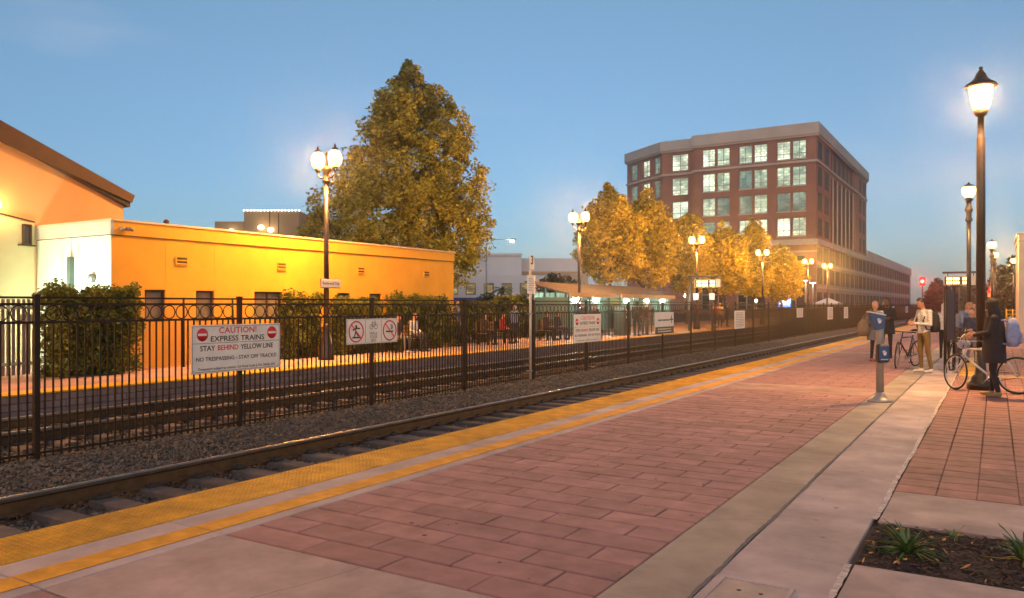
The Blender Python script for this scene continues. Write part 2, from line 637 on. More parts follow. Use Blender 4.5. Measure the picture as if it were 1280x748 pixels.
n_pav = 0
rest = MB()
def paver_bay(x0, x1, y0, y1, L, R, half, m, lim, shift=0.0):
    global n_pav
    rows = max(1, round((y1 - y0) / R))
    R = (y1 - y0) / rows
    made = 0
    for r in range(rows):
        ya = y0 + r * R
        xs = [x0]
        s = x1 - shift - (L / 2 if (half and r % 2) else 0)
        cuts = []
        while s > x0 + 0.06:
            if s < x1 - 0.04:
                cuts.append(s)
            s -= L
        xs = [x0] + sorted(cuts) + [x1]
        for a, b in zip(xs, xs[1:]):
            h = random.uniform(-0.0018, 0.0018)
            if made < lim:
                o = link('paver', paver_mesh(b - a, R, m, 'paver'), plat, ((a + b) / 2, ya + R / 2, h))
                o.rotation_euler = (random.uniform(-.002, .002), random.uniform(-.002, .002), random.uniform(-.003, .003))
                made += 1
                n_pav += 1
            else:
                rest.cbox(((a + b) / 2, ya + R / 2, h - 0.02), b - a - 0.010, R - 0.026, 0.04, 0.006, 0 if m is M_paver else 1)
paver_bay(XB1, XS1, 3.635, 15.05, 0.66, 0.2855, True, M_paver, 205)
paver_bay(XB1, XS1, -4, 2.40, 0.66, 0.2855, True, M_paver, 0)
paver_bay(XB1, XS1, 16.3, 27.7, 0.66, 0.2855, True, M_paver, 0)
paver_bay(XB1, XS1, 28.9, 40.3, 0.66, 0.2855, True, M_paver, 0)
paver_bay(XR + 0.03, 2.6, 7.49, 20.3, 0.297, 0.30, False, M_paver_small, 92, 0.06)
paver_bay(XR + 0.03, 2.6, 20.9, 34, 0.297, 0.30, False, M_paver_small, 0, 0.06)
stuff(rest.build('paver_field', [M_paver, M_paver_small], plat))
far_p = MB().box(XB1, XS1, 41.5, Y_END, -0.03, 0.0).box(XS1, 8.9, 50, Y_END, -0.03, 0.001)
far_p.box(XS1, 8.9, 34.02, 49.98, -0.03, -0.001)
far_p.build('far_paving', M_paver, plat)
slab(XR + 0.03, 4.2, 6.38, 7.48, M_concrete)
slab(XR + 0.03, 4.2, 2.2, 5.25, M_concrete)
slab(XR + 0.03, 4.2, -4, 2.2, M_concrete)
slab(2.62, 8.9, 7.5, 34, M_concrete)
# yellow tactile paving that turns the corner behind the bicycles
yp = MB()
for i in range(11):
    yp.box(-0.72 + i * 0.3, -0.426 + i * 0.3, 20.32, 20.88, -0.02, 0.006)
for i in range(16):
    yp.box(-0.72, -0.30, 20.92 + i * 0.4, 21.30 + i * 0.4, 0.004, 0.012)
yp.build('tactile_paving', M_yellow, plat)

# planting bed
bed_w = MB().box(XR + 0.03, 4.2, 5.26, 6.37, -0.028, -0.024)
bv, bq = [], []
nx, ny = 110, 26
for i in range(nx + 1):
    for j in range(ny + 1):
        x = XR + 0.03 + (4.2 - XR - 0.03) * i / nx
        y = 5.255 + 1.12 * j / ny
        bv.append((x, y, -0.022 + 0.012 * math.sin(x * 9) * math.sin(y * 13) + random.uniform(-.008, .010)))
        if i and j:
            k = i * (ny + 1) + j
            bq.append((k - ny - 2, k - 1, k, k - ny - 1))
struct(link('planting_bed', np_mesh('planting_bed', np.array(bv), np.array(bq), M_mulch)))

def chips(name, n, xr, yr, z, size, m, flat=0.3):
    """many little flat chips lying about"""
    c = np.stack([RNG.uniform(*xr, n), RNG.uniform(*yr, n), np.full(n, z) + RNG.uniform(0, 0.015, n)], 1)
    t = RNG.uniform(0, 2 * PI, n)
    a = np.stack([np.cos(t), np.sin(t), RNG.normal(0, flat, n)], 1) * (size * RNG.uniform(.5, 1.4, n))[:, None]
    b = np.stack([-np.sin(t), np.cos(t), RNG.normal(0, flat, n)], 1) * (size * RNG.uniform(.2, .6, n))[:, None]
    V = np.stack([c - a, c - b * .8, c + a, c + b], 1).reshape(-1, 3)
    Q = np.arange(4 * n).reshape(-1, 4)
    return link(name, np_mesh(name, V, Q, m))
M_bark_chip = mat('bark_chip', (0.055, 0.03, 0.02), 0.9, island=0.7)
M_litter = mat('leaf_litter', (0.45, 0.22, 0.05), 0.7, island=0.5)
stuff(chips('bark_mulch', 5200, (XR + .05, 4.1), (5.28, 6.35), -0.012, 0.024, M_bark_chip))
lt = stuff(chips('leaf_litter', 170, (XR + .05, 2.4), (5.28, 6.35), 0.004, 0.026, M_litter))
def gum(name, n, xr, yr, m):
    b = MB()
    for i in range(n):
        x, y, r = random.uniform(*xr), random.uniform(*yr), random.uniform(.008, .02)
        b.lathe([(r, 0), (r * .8, .0018)], (x, y, .0015), 7)
    return stuff(b.build(name, m))
def crack(x0, y0, x1, y1, w=.0022):
    n = 26
    V_, Q_ = [], []
    px, py = -(y1 - y0), x1 - x0
    l = math.hypot(px, py)
    px, py = px / l, py / l
    off = 0.0
    for i in range(n + 1):
        t = i / n
        off += random.uniform(-.010, .010)
        o_ = off * math.sin(PI * t) ** .5
        ww = w * random.uniform(.5, 1.3)
        cx_, cy_ = x0 + (x1 - x0) * t + px * o_, y0 + (y1 - y0) * t + py * o_
        V_ += [(cx_ - px * ww, cy_ - py * ww, .0012), (cx_ + px * ww, cy_ + py * ww, .0012)]
        if i:
            k_ = 2 * i
            Q_.append((k_ - 2, k_ - 1, k_ + 1, k_))
    link('crack', np_mesh('crack', np.array(V_), np.array(Q_), mat('crack_dark', (.07, .055, .05), .9)), plat)
crack(-1.86, 5.7, -1.44, 6.0)
crack(-1.40, 8.1, -.80, 7.9)
crack(-3.6, 2.45, -3.3, 3.6)
crack(-.7, 4.0, .6, 4.5)
crack(-1.86, 9.0, -1.5, 9.6)
gum('gum_spots', 70, (-4.5, -1.9), (3.7, 14.5), mat('gum', (.10, .07, .065), .8, .3, 9))
gum('gum_spots', 18, (-1.4, -.85), (4, 14), mat('gum_pale', (.22, .17, .15), .8, .3, 9))
stuff(chips('fallen_leaves', 26, (-4.4, 2.2), (4.5, 15), 0.004, 0.016, M_litter, 0.1))

# ------------------------------------------------------------------ far platform
fplat = struct(MB().box(-24.5, X_FAR - 0.10, -30, Y_END, -0.60, -0.012).build('far_platform', M_mortar))
MB().box(-24.4, X_FAR - 0.62, -29, Y_END - 1, -0.02, 0.0).build('paving', mat('paving_pink', (0.46, 0.27, 0.22), 0.8, 0.15, 1.5, 0.2, 60, stain=0.2), fplat)
M_yel2 = mat('tactile_yellow_far', (0.66, 0.33, 0.012), 0.55, 0.12, 3.0)
yy = 0.0
while yy < 60:
    MBt = pav_cache.setdefault('ft', MB().cbox((0, 0, -0.012), 0.6, 0.896, 0.034, 0.004).mesh('tactile_tile', M_yel2))
    link('tactile_tile', MBt, fplat, (X_FAR - 0.30, yy + 0.45, 0))
    yy += 0.9
stuff(MB().box(X_FAR - 0.6, X_FAR, 60, Y_END, -0.025, 0.004).box(X_FAR - 0.6, X_FAR, -30, -0.01, -0.025, 0.004).build('tactile_strip', M_yel2, fplat))
M_block = mat('face_block', (0.20, 0.145, 0.14), 0.85, 0.2, 4, 0.3, 60, rnd=0.15)
blk = MB().cbox((0, 0, 0), 0.08, 0.388, 0.125, 0.006).mesh('block', M_block)
bst = MB()
for c in range(4):
    y = 2.0 + (0.2 if c % 2 else 0)
    while y < Y_END:
        z = -0.10 - 0.135 * c
        if y < 30:
            link('block', blk, fplat, (X_FAR - 0.06, y + 0.2, z))
        else:
            bst.box(X_FAR - 0.1, X_FAR - 0.02, y + 0.006, y + 0.394, z - 0.0625, z + 0.0625)
        y += 0.4
stuff(bst.build('block_face', M_block, fplat))

# ------------------------------------------------------------------ ballast
def ball_h(x):
    pts = [(-14.85, -0.45), (-11.0, -0.45), (-10.4, -0.30), (-9.4, -0.28), (-8.55, -0.40), (-8.3, -0.455), (-5.8, -0.465)]
    for (xa, za), (xb, zb) in zip(pts, pts[1:]):
        if xa <= x <= xb:
            return za + (zb - za) * (x - xa) / (xb - xa)
    return -0.4
V, Q = [], []
nx = 90
yl = list(np.arange(1.0, 30, 0.1)) + list(np.arange(30, 70, 0.8)) + list(np.arange(70, Y_END + 200, 12))
for j, y in enumerate([-40] + yl):
    for i in range(nx + 1):
        x = -14.85 + 9.0 * i / nx
        V.append((x, y, ball_h(x) + (random.uniform(-.016, .016) if 1 < y < 40 else 0)))
        if i and j:
            k = j * (nx + 1) + i
            Q.append((k - nx - 2, k - nx - 1, k, k - 1))
struct(link('ballast_bed', np_mesh('ballast_bed', np.array(V), np.array(Q), M_ballast)))

def stones(name, n, xr, yr, size):
    """crushed stones: jittered cubes; dense near the camera"""
    base = np.array([(a, b, c) for c in (-1, 1) for a, b in ((-1, -1), (1, -1), (1, 1), (-1, 1))], float) * 0.6
    faces = np.array([(3, 2, 1, 0), (4, 5, 6, 7), (0, 1, 5, 4), (1, 2, 6, 5), (2, 3, 7, 6), (3, 0, 4, 7)])
    u = RNG.uniform(0, 1, n)
    y = yr[0] + (yr[1] - yr[0]) * u ** 1.7
    x = RNG.uniform(*xr, n)
    z = np.array([ball_h(q) for q in x]) + RNG.uniform(-.004, .018, n)
    s = size * RNG.uniform(.55, 1.5, n)
    q = RNG.normal(0, 1, (n, 4))
    q /= np.linalg.norm(q, axis=1)[:, None]
    w, i, j, k = q.T
    Rm = np.stack([1 - 2 * (j * j + k * k), 2 * (i * j - k * w), 2 * (i * k + j * w), 2 * (i * j + k * w), 1 - 2 * (i * i + k * k), 2 * (j * k - i * w), 2 * (i * k - j * w), 2 * (j * k + i * w), 1 - 2 * (i * i + j * j)], 1).reshape(-1, 3, 3)
    P = base[None] * RNG.uniform(.55, 1.25, (n, 8, 3)) * s[:, None, None] * RNG.uniform(.6, 1.2, (n, 1, 3))
    P = np.einsum('nij,nkj->nki', Rm, P) + np.stack([x, y, z], 1)[:, None, :]
    Qf = (faces[None] + (np.arange(n) * 8)[:, None, None]).reshape(-1, 4)
    return stuff(link(name, np_mesh(name, P.reshape(-1, 3), Qf, M_stone)))
stones('ballast_stones', 26000, (-9.9, -8.0), (2.5, 40), 0.024)
stones('ballast_stones', 15000, (-8.0, -5.9), (2.5, 32), 0.024)
stones('ballast_stones', 12000, (-14.6, -9.9), (4, 26), 0.030)

# ------------------------------------------------------------------ tracks
RAIL_Z = -0.20
def track(xa, xb, label):
    t = thing('railway_track', label, 'railway track', ((xa + xb) / 2, 0, -0.38), 0, 'the two tracks')
    c = (xa + xb) / 2
    prof = [(-.07, 0), (.07, 0), (.07, .012), (.012, .03), (.010, .115), (.034, .135), (-.034, .135), (-.010, .115), (-.012, .03), (-.07, .012)]
    for x in (xa, xb):
        b = MB().prism([(p[0] + x - c, p[1]) for p in prof], 'y', -20, Y_END + 150, 0)
        r = b.build('rail', M_rail, t)
        h = MB().prism([(x - c - .036, .1352), (x - c + .036, .1352), (x - c + .037, .165), (x - c + .026, .178), (x - c - .026, .178), (x - c - .037, .165)], 'y', -20, Y_END + 150, 0)
        h.build('rail_head', [M_railtop], r)
    sm = MB().cbox((0, 0, -.07), 2.5, 0.23, 0.14, 0.012).mesh('sleeper', M_sleeper)
    far = MB()
    clips = MB()
    y = 1.23
    while y < Y_END:
        if y < 60:
            o = link('sleeper', sm, t, (random.uniform(-.03, .03), y + random.uniform(-.02, .02), random.uniform(-.012, .004)))
            o.rotation_euler = (0, 0, random.uniform(-.012, .012))
            for x in (xa, xb):
                for s in (-1, 1):
                    clips.cbox((x - c + s * .105, y, .012), .09, .15, .03, .006)
                    clips.cbox((x - c + s * .085, y, .035), .05, .05, .03, .006)
        else:
            far.box(-1.25, 1.25, y - .11, y + .11, -.13, 0)
        y += 0.575
    stuff(far.build('sleeper_run', M_sleeper, t))
    stuff(clips.build('rail_clips', M_clip, t))
    return t
track(-7.90, -6.40, 'nearer railway track, its sleepers and steel rail beside the yellow platform edge')
track(-13.38, -11.88, 'farther railway track seen through the fence, beside the far platform')

# ------------------------------------------------------------------ iron fence between the tracks
XF = -9.90
fence = thing('iron_fence', 'long black iron picket fence with a row of rings, between the tracks', 'fence', (XF, 0, -0.3))
post_y = [2.11 + 3.005 * i for i in range(52)]
post_m = MB().cbox((0, 0, 1.0), .066, .066, 2.02, .004).cbox((0, 0, 2.016), .078, .078, .018, .004).mesh('post', M_iron)
rail_m = MB().cbox((0, 1.5, 1.685), .030, 2.93, .030).mesh('panel', M_iron)
rail_ms = [MB().cbox((0, 1.5, z_), q_, 2.93, q_).mesh('rail', M_iron) for z_, q_ in ((1.985, .026), (1.905, .030), (.10, .030))]
pick_m = MB().box(-.009, .009, -.009, .009, .045, 1.67).mesh('picket', M_iron)
ring_m = MB().torus((0, 0, 1.795), .092, .0085, 'x', 20, 5).mesh('ring', M_iron)
npk = nrg = 0
fp, fr = MB(), MB()
for i, y in enumerate(post_y):
    link('post', post_m, fence, (0, y, 0))
    if i == len(post_y) - 1:
        break
    pn = link('panel', rail_m, fence, (0, y, 0))
    for rm_ in rail_ms:
        link('rail', rm_, pn)
    for k in range(29):
        yy = 0.10 + k * 0.1
        if i >= 1 and npk < 290:
            link('picket', pick_m, pn, (0, yy, 0))
            npk += 1
        else:
            fp.box(-.009, .009, y + yy - .009, y + yy + .009, .045, 1.67)
    for k in range(14):
        yy = 0.2 + k * 0.2
        if i >= 1 and nrg < 280:
            link('ring', ring_m, pn, (0, yy, 0))
            nrg += 1
        else:
            fr.torus((0, y + yy, 1.795), .092, .0085, 'x', 10, 3)
stuff(fp.build('far_pickets', M_iron, fence))
stuff(fr.build('far_rings', M_iron, fence))
# ================================================================== BUILDINGS
class Face:
    """a facade: u runs along it, w out of it, z up; coordinates relative to the building's base point"""
    def __init__(self, o, u, base=(0, 0)):
        self.o = (o[0] - base[0], o[1] - base[1])
        l = math.hypot(*u)
        self.u = (u[0] / l, u[1] / l)
        self.n = (self.u[1], -self.u[0])

    def p(self, u, w, z):
        return (self.o[0] + self.u[0] * u + self.n[0] * w, self.o[1] + self.u[1] * u + self.n[1] * w, z)

    def box(self, b, u0, u1, w0, w1, z0, z1, mi=0):
        vs = [self.p(u, w, z) for z in (z0, z1) for u, w in ((u0, w0), (u1, w0), (u1, w1), (u0, w1))]
        fs = [(3, 2, 1, 0), (4, 5, 6, 7), (0, 1, 5, 4), (1, 2, 6, 5), (2, 3, 7, 6), (3, 0, 4, 7)]
        return b.add(vs, fs, mi)

def facade(fc, b, u0, u1, z0, z1, cols, rows, depth=0.35, mi=0):
    """wall from piers and spandrels that leaves openings at cols x rows"""
    cu = u0
    for a, c in cols:
        fc.box(b, cu, a, -depth, 0, z0, z1, mi)
        cz = z0
        for r0, r1 in rows:
            fc.box(b, a, c, -depth, -0.004, cz, r0, mi)
            cz = r1
        fc.box(b, a, c, -depth, -0.004, cz, z1, mi)
        cu = c
    fc.box(b, cu, u1, -depth, 0, z0, z1, mi)

def window(fc, parent, a, c, z0, z1, pane, frame, w=-0.22, mull=0, trans=0, t=0.07, sill=None):
    b = MB()
    fc.box(b, a, c, w, w + .08, z0, z0 + t)
    fc.box(b, a, c, w, w + .08, z1 - t, z1)
    fc.box(b, a, a + t, w, w + .078, z0 + t, z1 - t)
    fc.box(b, c - t, c, w, w + .078, z0 + t, z1 - t)
    for i in range(mull):
        m = a + (c - a) * (i + 1) / (mull + 1)
        fc.box(b, m - t / 2, m + t / 2, w, w + .07, z0 + t, z1 - t)
    for i in range(trans):
        m = z0 + (z1 - z0) * (i + 1) / (trans + 1) * 0.62
        fc.box(b, a + t, c - t, w, w + .06, m - t / 2, m + t / 2)
    if sill:
        fc.box(b, a - .1, c + .1, w, .08, z0 - sill, z0)
    f = b.build('window', frame, parent)
    g = MB()
    fc.box(g, a + t * .5, c - t * .5, w - .03, w + .02, z0 + t * .5, z1 - t * .5)
    g.build('pane', pane, f)
    return f

def lit_glass(name, dark, bright, k, lo, hi, sx=0.5, sz=1.4, seed=0.0):
    m = bpy.data.materials.new(name)
    m.use_nodes = True
    n, L = m.node_tree.nodes, m.node_tree.links
    b = n['Principled BSDF']
    b.inputs['Base Color'].default_value = (*dark, 1)
    b.inputs['Roughness'].default_value = 0.3
    b.inputs['Specular IOR Level'].default_value = 0.06
    # lit rooms: patches of ceiling light, blinds and furniture behind the glass
    ge = n.new('ShaderNodeNewGeometry')
    sx_ = n.new('ShaderNodeSeparateXYZ')
    ad = n.new('ShaderNodeMath')
    cb = n.new('ShaderNodeCombineXYZ')
    mp = n.new('ShaderNodeMapping')
    mp.inputs['Scale'].default_value = (sx, sz, 1)
    mp.inputs['Location'].default_value = (seed, seed * 1.7, 0)
    br = n.new('ShaderNodeTexBrick')
    br.offset = 0.37
    br.inputs['Color1'].default_value = (*bright, 1)
    br.inputs['Color2'].default_value = (*dark, 1)
    br.inputs['Mortar'].default_value = (*[(a_ + b_) * .35 for a_, b_ in zip(dark, bright)], 1)
    br.inputs['Scale'].default_value = 1.0
    br.inputs['Mortar Size'].default_value = 0.09
    br.inputs['Mortar Smooth'].default_value = 0.6
    br.inputs['Bias'].default_value = lo
    br.inputs['Brick Width'].default_value = 0.62
    br.inputs['Row Height'].default_value = 0.34
    no = n.new('ShaderNodeTexNoise')
    no.inputs['Scale'].default_value = 0.33
    mr = n.new('ShaderNodeMapRange')
    mr.inputs['From Min'].default_value = 0.35
    mr.inputs['From Max'].default_value = 0.65
    mr.inputs['To Min'].default_value = 0.35
    mr.inputs['To Max'].default_value = hi
    vm = n.new('ShaderNodeVectorMath')
    vm.operation = 'SCALE'
    L.new(ge.outputs['Position'], sx_.inputs[0])
    L.new(sx_.outputs['X'], ad.inputs[0])
    L.new(sx_.outputs['Y'], ad.inputs[1])
    L.new(ad.outputs[0], cb.inputs['X'])
    L.new(sx_.outputs['Z'], cb.inputs['Y'])
    L.new(cb.outputs[0], mp.inputs['Vector'])
    L.new(mp.outputs[0], br.inputs['Vector'])
    L.new(ge.outputs['Position'], no.inputs['Vector'])
    L.new(no.outputs['Fac'], mr.inputs['Value'])
    L.new(br.outputs['Color'], vm.inputs[0])
    L.new(mr.outputs['Result'], vm.inputs['Scale'])
    L.new(vm.outputs[0], b.inputs['Emission Color'])
    b.inputs['Emission Strength'].default_value = k
    return m

# ------------------------------------------------------------------ orange building
XW = -18.20
ya, yb = on_x(140, XW)[1], on_x(567, XW)[1]
TOP = 3.68
ob = thing('orange_building', 'low orange flat-roofed building with a white end wall, beside the far platform', 'building', (XW, ya, 0))
fw = Face((0, 0), (0, 1))
Lb = yb - ya
def ywin(px):
    return on_x(px, XW)[1] - ya
wcols = [(ywin(181), ywin(207)), (ywin(245), ywin(268)), (ywin(318), ywin(353)), (ywin(421), ywin(438)), (ywin(462), ywin(477))]
b = MB()
facade(fw, b, 0.0, Lb, 0, 3.28, wcols, [(1.16, 1.98)], 0.3)
b.box(-3.3, -0.302, 0.31, Lb, 0.0, 3.3)
b.build('wall', M_orange, ob)
b = MB().box(-3.302, 0.0, -0.034, -0.003, 0, 3.28)
b.build('end_wall', M_wall_white, ob)
b = MB()
b.box(-0.3, 0.02, 0.04, Lb + .02, 3.30, TOP - .05)
b.box(-3.3, -0.304, Lb - .3, Lb, 3.31, TOP - .05)
b.build('parapet', M_orange, ob)
MB().box(-3.3, 0.02, -0.05, 0.036, 3.30, TOP - .05).build('parapet', mat('wall_grey_white', (0.52, 0.53, 0.48), .85, .08, 1.5), ob)
MB().box(-0.32, 0.05, -0.05, Lb + .05, TOP - .048, TOP).box(-3.3, -0.322, -.05, .30, TOP - .048, TOP - .002).build('coping', M_orange_trim, ob)
MB().box(-3.2, -0.31, 0.32, Lb - .32, 3.301, 3.34).build('roof', M_asphalt, ob)
MB().box(-3.304, 0.03, -0.03, Lb + .03, 3.280, 3.299).build('drip_joint', M_fascia, ob)
M_pane_o = mat('pane_grey', (0.20, 0.17, 0.13), 0.25, 0.3, 3.0, spec=0.6)
for a, c in wcols:
    window(fw, ob, a + .02, c - .02, 1.17, 1.97, M_pane_o, M_fascia, w=-.12, mull=1 if c - a > 1 else 0, t=.045)
for px in (227, 352, 451, 533):
    y = ywin(px)
    b = MB()
    for s in (-1, 1):
        b.box(0.001, 0.03, y + s * .165 - .015, y + s * .165 + .015, 2.62, 2.85)
    b.box(0.001, 0.03, y - .15, y + .15, 2.835, 2.85).box(0.001, 0.03, y - .15, y + .15, 2.62, 2.635)
    v = b.build('vent', M_orange, ob)
    MB().box(0.001, 0.004, y - .15, y + .15, 2.635, 2.835).build('vent_shade_sheet', M_fascia, v)  # dark sheet on the wall, painted as the shade behind the slats
    for k in range(4):
        z = 2.655 + k * .047
        MB().add([(0.006, y - .15, z + .03), (0.006, y + .15, z + .03), (.03, y + .15, z), (.03, y - .15, z), (0.002, y - .15, z + .025), (0.002, y + .15, z + .025), (.026, y + .15, z - .006), (.026, y - .15, z - .006)], [(0, 1, 2, 3), (4, 5, 6, 7), (2, 3, 7, 6), (0, 1, 5, 4)]).build('louvre', M_fascia if k % 2 else M_orange, v)  # every second slat coloured dark to read as a shaded gap
# conduits and meters on the white end wall
b = MB()
for px, t0, t1 in ((80, 2.95, 0.2), (91, 3.3, 1.9), (100, 3.15, .4), (121, 2.2, .3), (126, 2.3, .3), (135, 1.3, .2)):
    t = (px - 640) / F_PX
    d = (ya) / (CS + t * SN)
    x = d * (-SN + t * CS) - XW
    b.tube([(x, -.03, t1), (x, -.03, t0)], .012, 6)
b.tube([(-1.75, -.035, 1.42), (-.28, -.035, 1.42), (-.28, -.035, .4)], .012, 6)
b.build('conduit', M_metal_grey, ob)
MB().cbox((-1.62, -.09, 2.3), .13, .14, 1.0, .01).build('meter_cabinet', mat('cabinet_green', (.07, .09, .07), .6, .2, 5), ob)
MB().lathe([(.11, -.05), (.11, .05), (.07, .08)], (0, 0, 0), 12).build('electric_meter', M_metal_grey, ob, (-.72, -.08, 2.25)).rotation_euler = (PI / 2, 0, 0)
# roof furniture
tag(MB().lathe([(.045, 0), (.045, .5), (.08, .52), (.08, .58), (.03, .62)], n=10).build('vent_pipe', M_fascia, None, (XW - 1.4, on_x(208, XW - 1.4)[1], 3.34)), 'dark vent pipe with a cap standing on the orange building roof', 'vent pipe')
fx = thing('security_light', 'small twin security light fixed below the orange parapet near the corner', 'lamp', (XW + .025, ywin(155) + ya, 3.46))
MB().cbox((.03, 0, 0), .06, .12, .08, .01).build('bracket', M_metal_grey, fx)
for s in (-1, 1):
    MB().tube([(.05, s * .03, .01), (.09, s * .17, -.02)], [.03, .05], 8).build('lamp_head', M_metal_grey, fx)

# ------------------------------------------------------------------ tall peach building with the sloping roof
XG = -21.52
gb = thing('gabled_building', 'peach stucco building with a brown sloping roof edge, behind the white end wall', 'building', (XG, 10, 0))
y1, z1 = 13.55 - 10, 4.55
sl = (6.24 - 4.78) / (13.8 - 10.2)
yr = -8.0
zr = z1 + (y1 - yr) * sl
poly = [(y1, 0), (y1, z1), (yr, zr), (2 * yr - y1, z1), (2 * yr - y1, 0)]
MB().prism(poly, 'x', -0.35, 0.0).build('wall', M_wall_peach, gb)
MB().box(-12, -.36, y1 - .35, y1, 0, z1 - .05).box(-12, -.36, 2 * yr - y1, 2 * yr - y1 + .35, 0, z1 - .05).build('wall', M_wall_peach, gb)
for s in (0, 1):
    def fy(y):
        return 2 * yr - y if s else y
    e = y1 + .08
    ze = z1 - .08 * sl + .02
    b = MB().prism([(fy(e), ze - .12), (fy(e), ze + .06), (fy(yr), zr + .08), (fy(yr), zr - .10)], 'x', -12.3, .20)
    r = b.build('roof', mat('roof_tar', (.07, .06, .055), .9, .2, 2), gb)
    b = MB().prism([(fy(e), ze + .0), (fy(e + .08), ze + .22), (fy(yr), zr + .26), (fy(yr), zr - .24), (fy(.2), z1 + (y1 - .2) * sl - .24)], 'x', .205, .30)
    b.build('fascia', M_fascia, r)
lp = [(-16, 0), (-16, 4.5), (.0, 3.92), (1.02, 3.74), (1.02, 0)]
MB().prism(lp, 'x', 0.004, .10).build('lower_wall', M_wall_sand, gb)
MB().prism([(-16, 4.5), (0, 3.92), (1.02, 3.74), (1.02, 3.77), (0, 3.95), (-16, 4.53)], 'x', 0.002, .14).build('ledge', M_fascia, gb)
yw0, yw1 = on_x(27, XG + .1)[1] - 10, on_x(38, XG + .1)[1] - 10
fg = Face((.11, 0), (0, 1))
window(fg, gb, yw0, yw1, 3.15, 3.68, M_glass_dark, M_fascia, w=.0, t=.03, sill=.03)
wl = thing('wall_lamp', 'glowing round wall lamp on the peach building at the picture edge', 'lamp', (XG + .1, on_x(-3, XG + .35)[1], 4.15))
MB().tube([(0, 0, 0), (.12, 0, .05), (.2, 0, .02)], .018, 6).build('bracket', M_iron, wl)
MB().sphere((.22, 0, -.05), .09, 10, 7).build('lamp_globe', mat('wall_globe', (1, .9, .7), .4, emit=110, ecol=(1, .62, .27)), wl)
fl = thing('assumed_floodlight', 'small assumed flood lamp, added unseen behind the hedge to light the white end wall', 'lamp', (-19.2, 9.7, 0))  # assumed lamp, hidden by the hedge; added to brighten the white end wall
MB().tube([(0, 0, 0), (0, 0, 1.15)], .03, 8).build('post', M_metal_grey, fl)
h = MB().cbox((0, 0, 1.26), .34, .14, .24, .02).build('lamp_head', M_metal_grey, fl)
MB().box(-.14, .14, .072, .078, 1.17, 1.35).build('lens', mat('assumed_flood_lens', (1, 1, 1), .3, emit=800, ecol=(.74, 1.0, .78)), h)

# ------------------------------------------------------------------ brown block with a string of bulbs behind
d0 = 62
xa, yA = at_d(305, d0)
xb2, yB = at_d(374, d0)
bb = thing('brown_block', 'tan stepped block with a row of white bulbs along its top, behind the orange building', 'building', (xa, yA, 0))
fb = Face((0, 0), (xb2 - xa, yB - yA))
lw = math.hypot(xb2 - xa, yB - yA)
z2 = z_at(264, d0)
b = MB()
fb.box(b, 0, lw, -7, 0, 0, z2)
M_tan = mat('block_tan', (.42, .27, .13), .85, .1, .5, stain=.15)
b.build('wall', M_tan, bb)
b = MB()
fb.box(b, -2.3, -.02, -7, .0, 0, z_at(277, d0))
b.build('lower_wing', M_tan, bb)
b = MB()
fb.box(b, lw * .46, lw * .47, .004, .03, 0, z2 - .02)
fb.box(b, lw * .62, lw * .63, .004, .03, 0, z2 - .02)
b.build('pilaster_line', M_fascia, bb)
bulb = MB().sphere((0, 0, 0), .055, 6, 4).mesh('bulb', mat('bulb', (1, .95, .85), .4, emit=6, ecol=(1, .9, .72)))
for k in range(17):
    link('bulb', bulb, bb, fb.p(lw * k / 16, .03, z2 + .05))
for k, (px, py) in enumerate(((291, 290), (328, 285), (340, 288))):
    q = fb.p(lw * (px - 305) / 69, .0, z_at(py, d0))
    t = thing('wall_lamp', ['leftmost of three white lamps on the tan stepped block', 'middle of three white lamps on the tan stepped block', 'rightmost of three white lamps on the tan stepped block'][k], 'lamp', (q[0] + xa, q[1] + yA, q[2]), 0, 'lamps on the tan block')
    n_ = fb.n
    MB().tube([(0, 0, 0), (n_[0] * .2, n_[1] * .2, .05)], .04, 6).build('bracket', M_metal_grey, t)
    MB().sphere((n_[0] * .35, n_[1] * .35, 0), .24, 8, 6, sc=(1, 1, .8)).build('lamp_globe', mat('block_lamp', (1, .9, .75), .4, emit=5, ecol=(1, .8, .55)), t)

# ------------------------------------------------------------------ white building far behind
wd = 105
def far_building(name, label, px0, px1, py, d, depth, m, cat='building'):
    x0, y0 = at_d(px0, d)
    x1_, y1_ = at_d(px1, d)
    t = thing(name, label, cat, (x0, y0, 0))
    f = Face((0, 0), (x1_ - x0, y1_ - y0))
    L = math.hypot(x1_ - x0, y1_ - y0)
    b = MB()
    f.box(b, 0, L, -depth, 0, 0, z_at(py, d))
    b.build('wall', m, t)
    return t, f, L
M_wh = mat('stucco_white', (.66, .62, .58), .85, .06, .3, stain=.08)
t, f, L = far_building('white_building', 'white flat-roofed commercial building behind the hedges, left of the numbered post', 552, 652, 317, wd, 14, M_wh)
b = MB()
f.box(b, -.1, L + .1, -.05, .25, z_at(317, wd) - .3, z_at(317, wd) + .02)
b.build('cornice', M_wh, t)
b = MB()
f.box(b, -.2, L + 5, .002, 2.2, 0, z_at(345, wd))
b.build('front_wing', M_wh, t)
f2 = Face(f.p(0, 2.2, 0)[:2], f.u)
for k in range(5):
    u = 1.0 + k * 2.35
    g = MB()
    f2.box(g, u, u + 1.3, .004, .05, 2.9, 4.4)
    w = g.build('window', mat('win_frame_dark', (.05, .05, .05), .5), t)
    g = MB()
    f2.box(g, u + .08, u + 1.22, .052, .07, 2.98, 4.32)
    g.build('pane', lit_glass('far_lit%d' % k, (.02, .025, .03), (.9, .62, .22), .4, .0, 1.2, seed=k * 3.1), w)
b = MB()
f2.box(b, 0, L * .55, .004, .5, 1.8, 2.5)
b.build('awning', mat('awning_blue', (.02, .05, .2), .6), t)
t, f, L = far_building('long_white_building', 'long low white building between the numbered post and the lamp', 652, 735, 323, wd + 4, 12, M_wh)
b = MB()
f.box(b, -.05, L + .1, .002, .3, z_at(341, wd), z_at(338, wd))
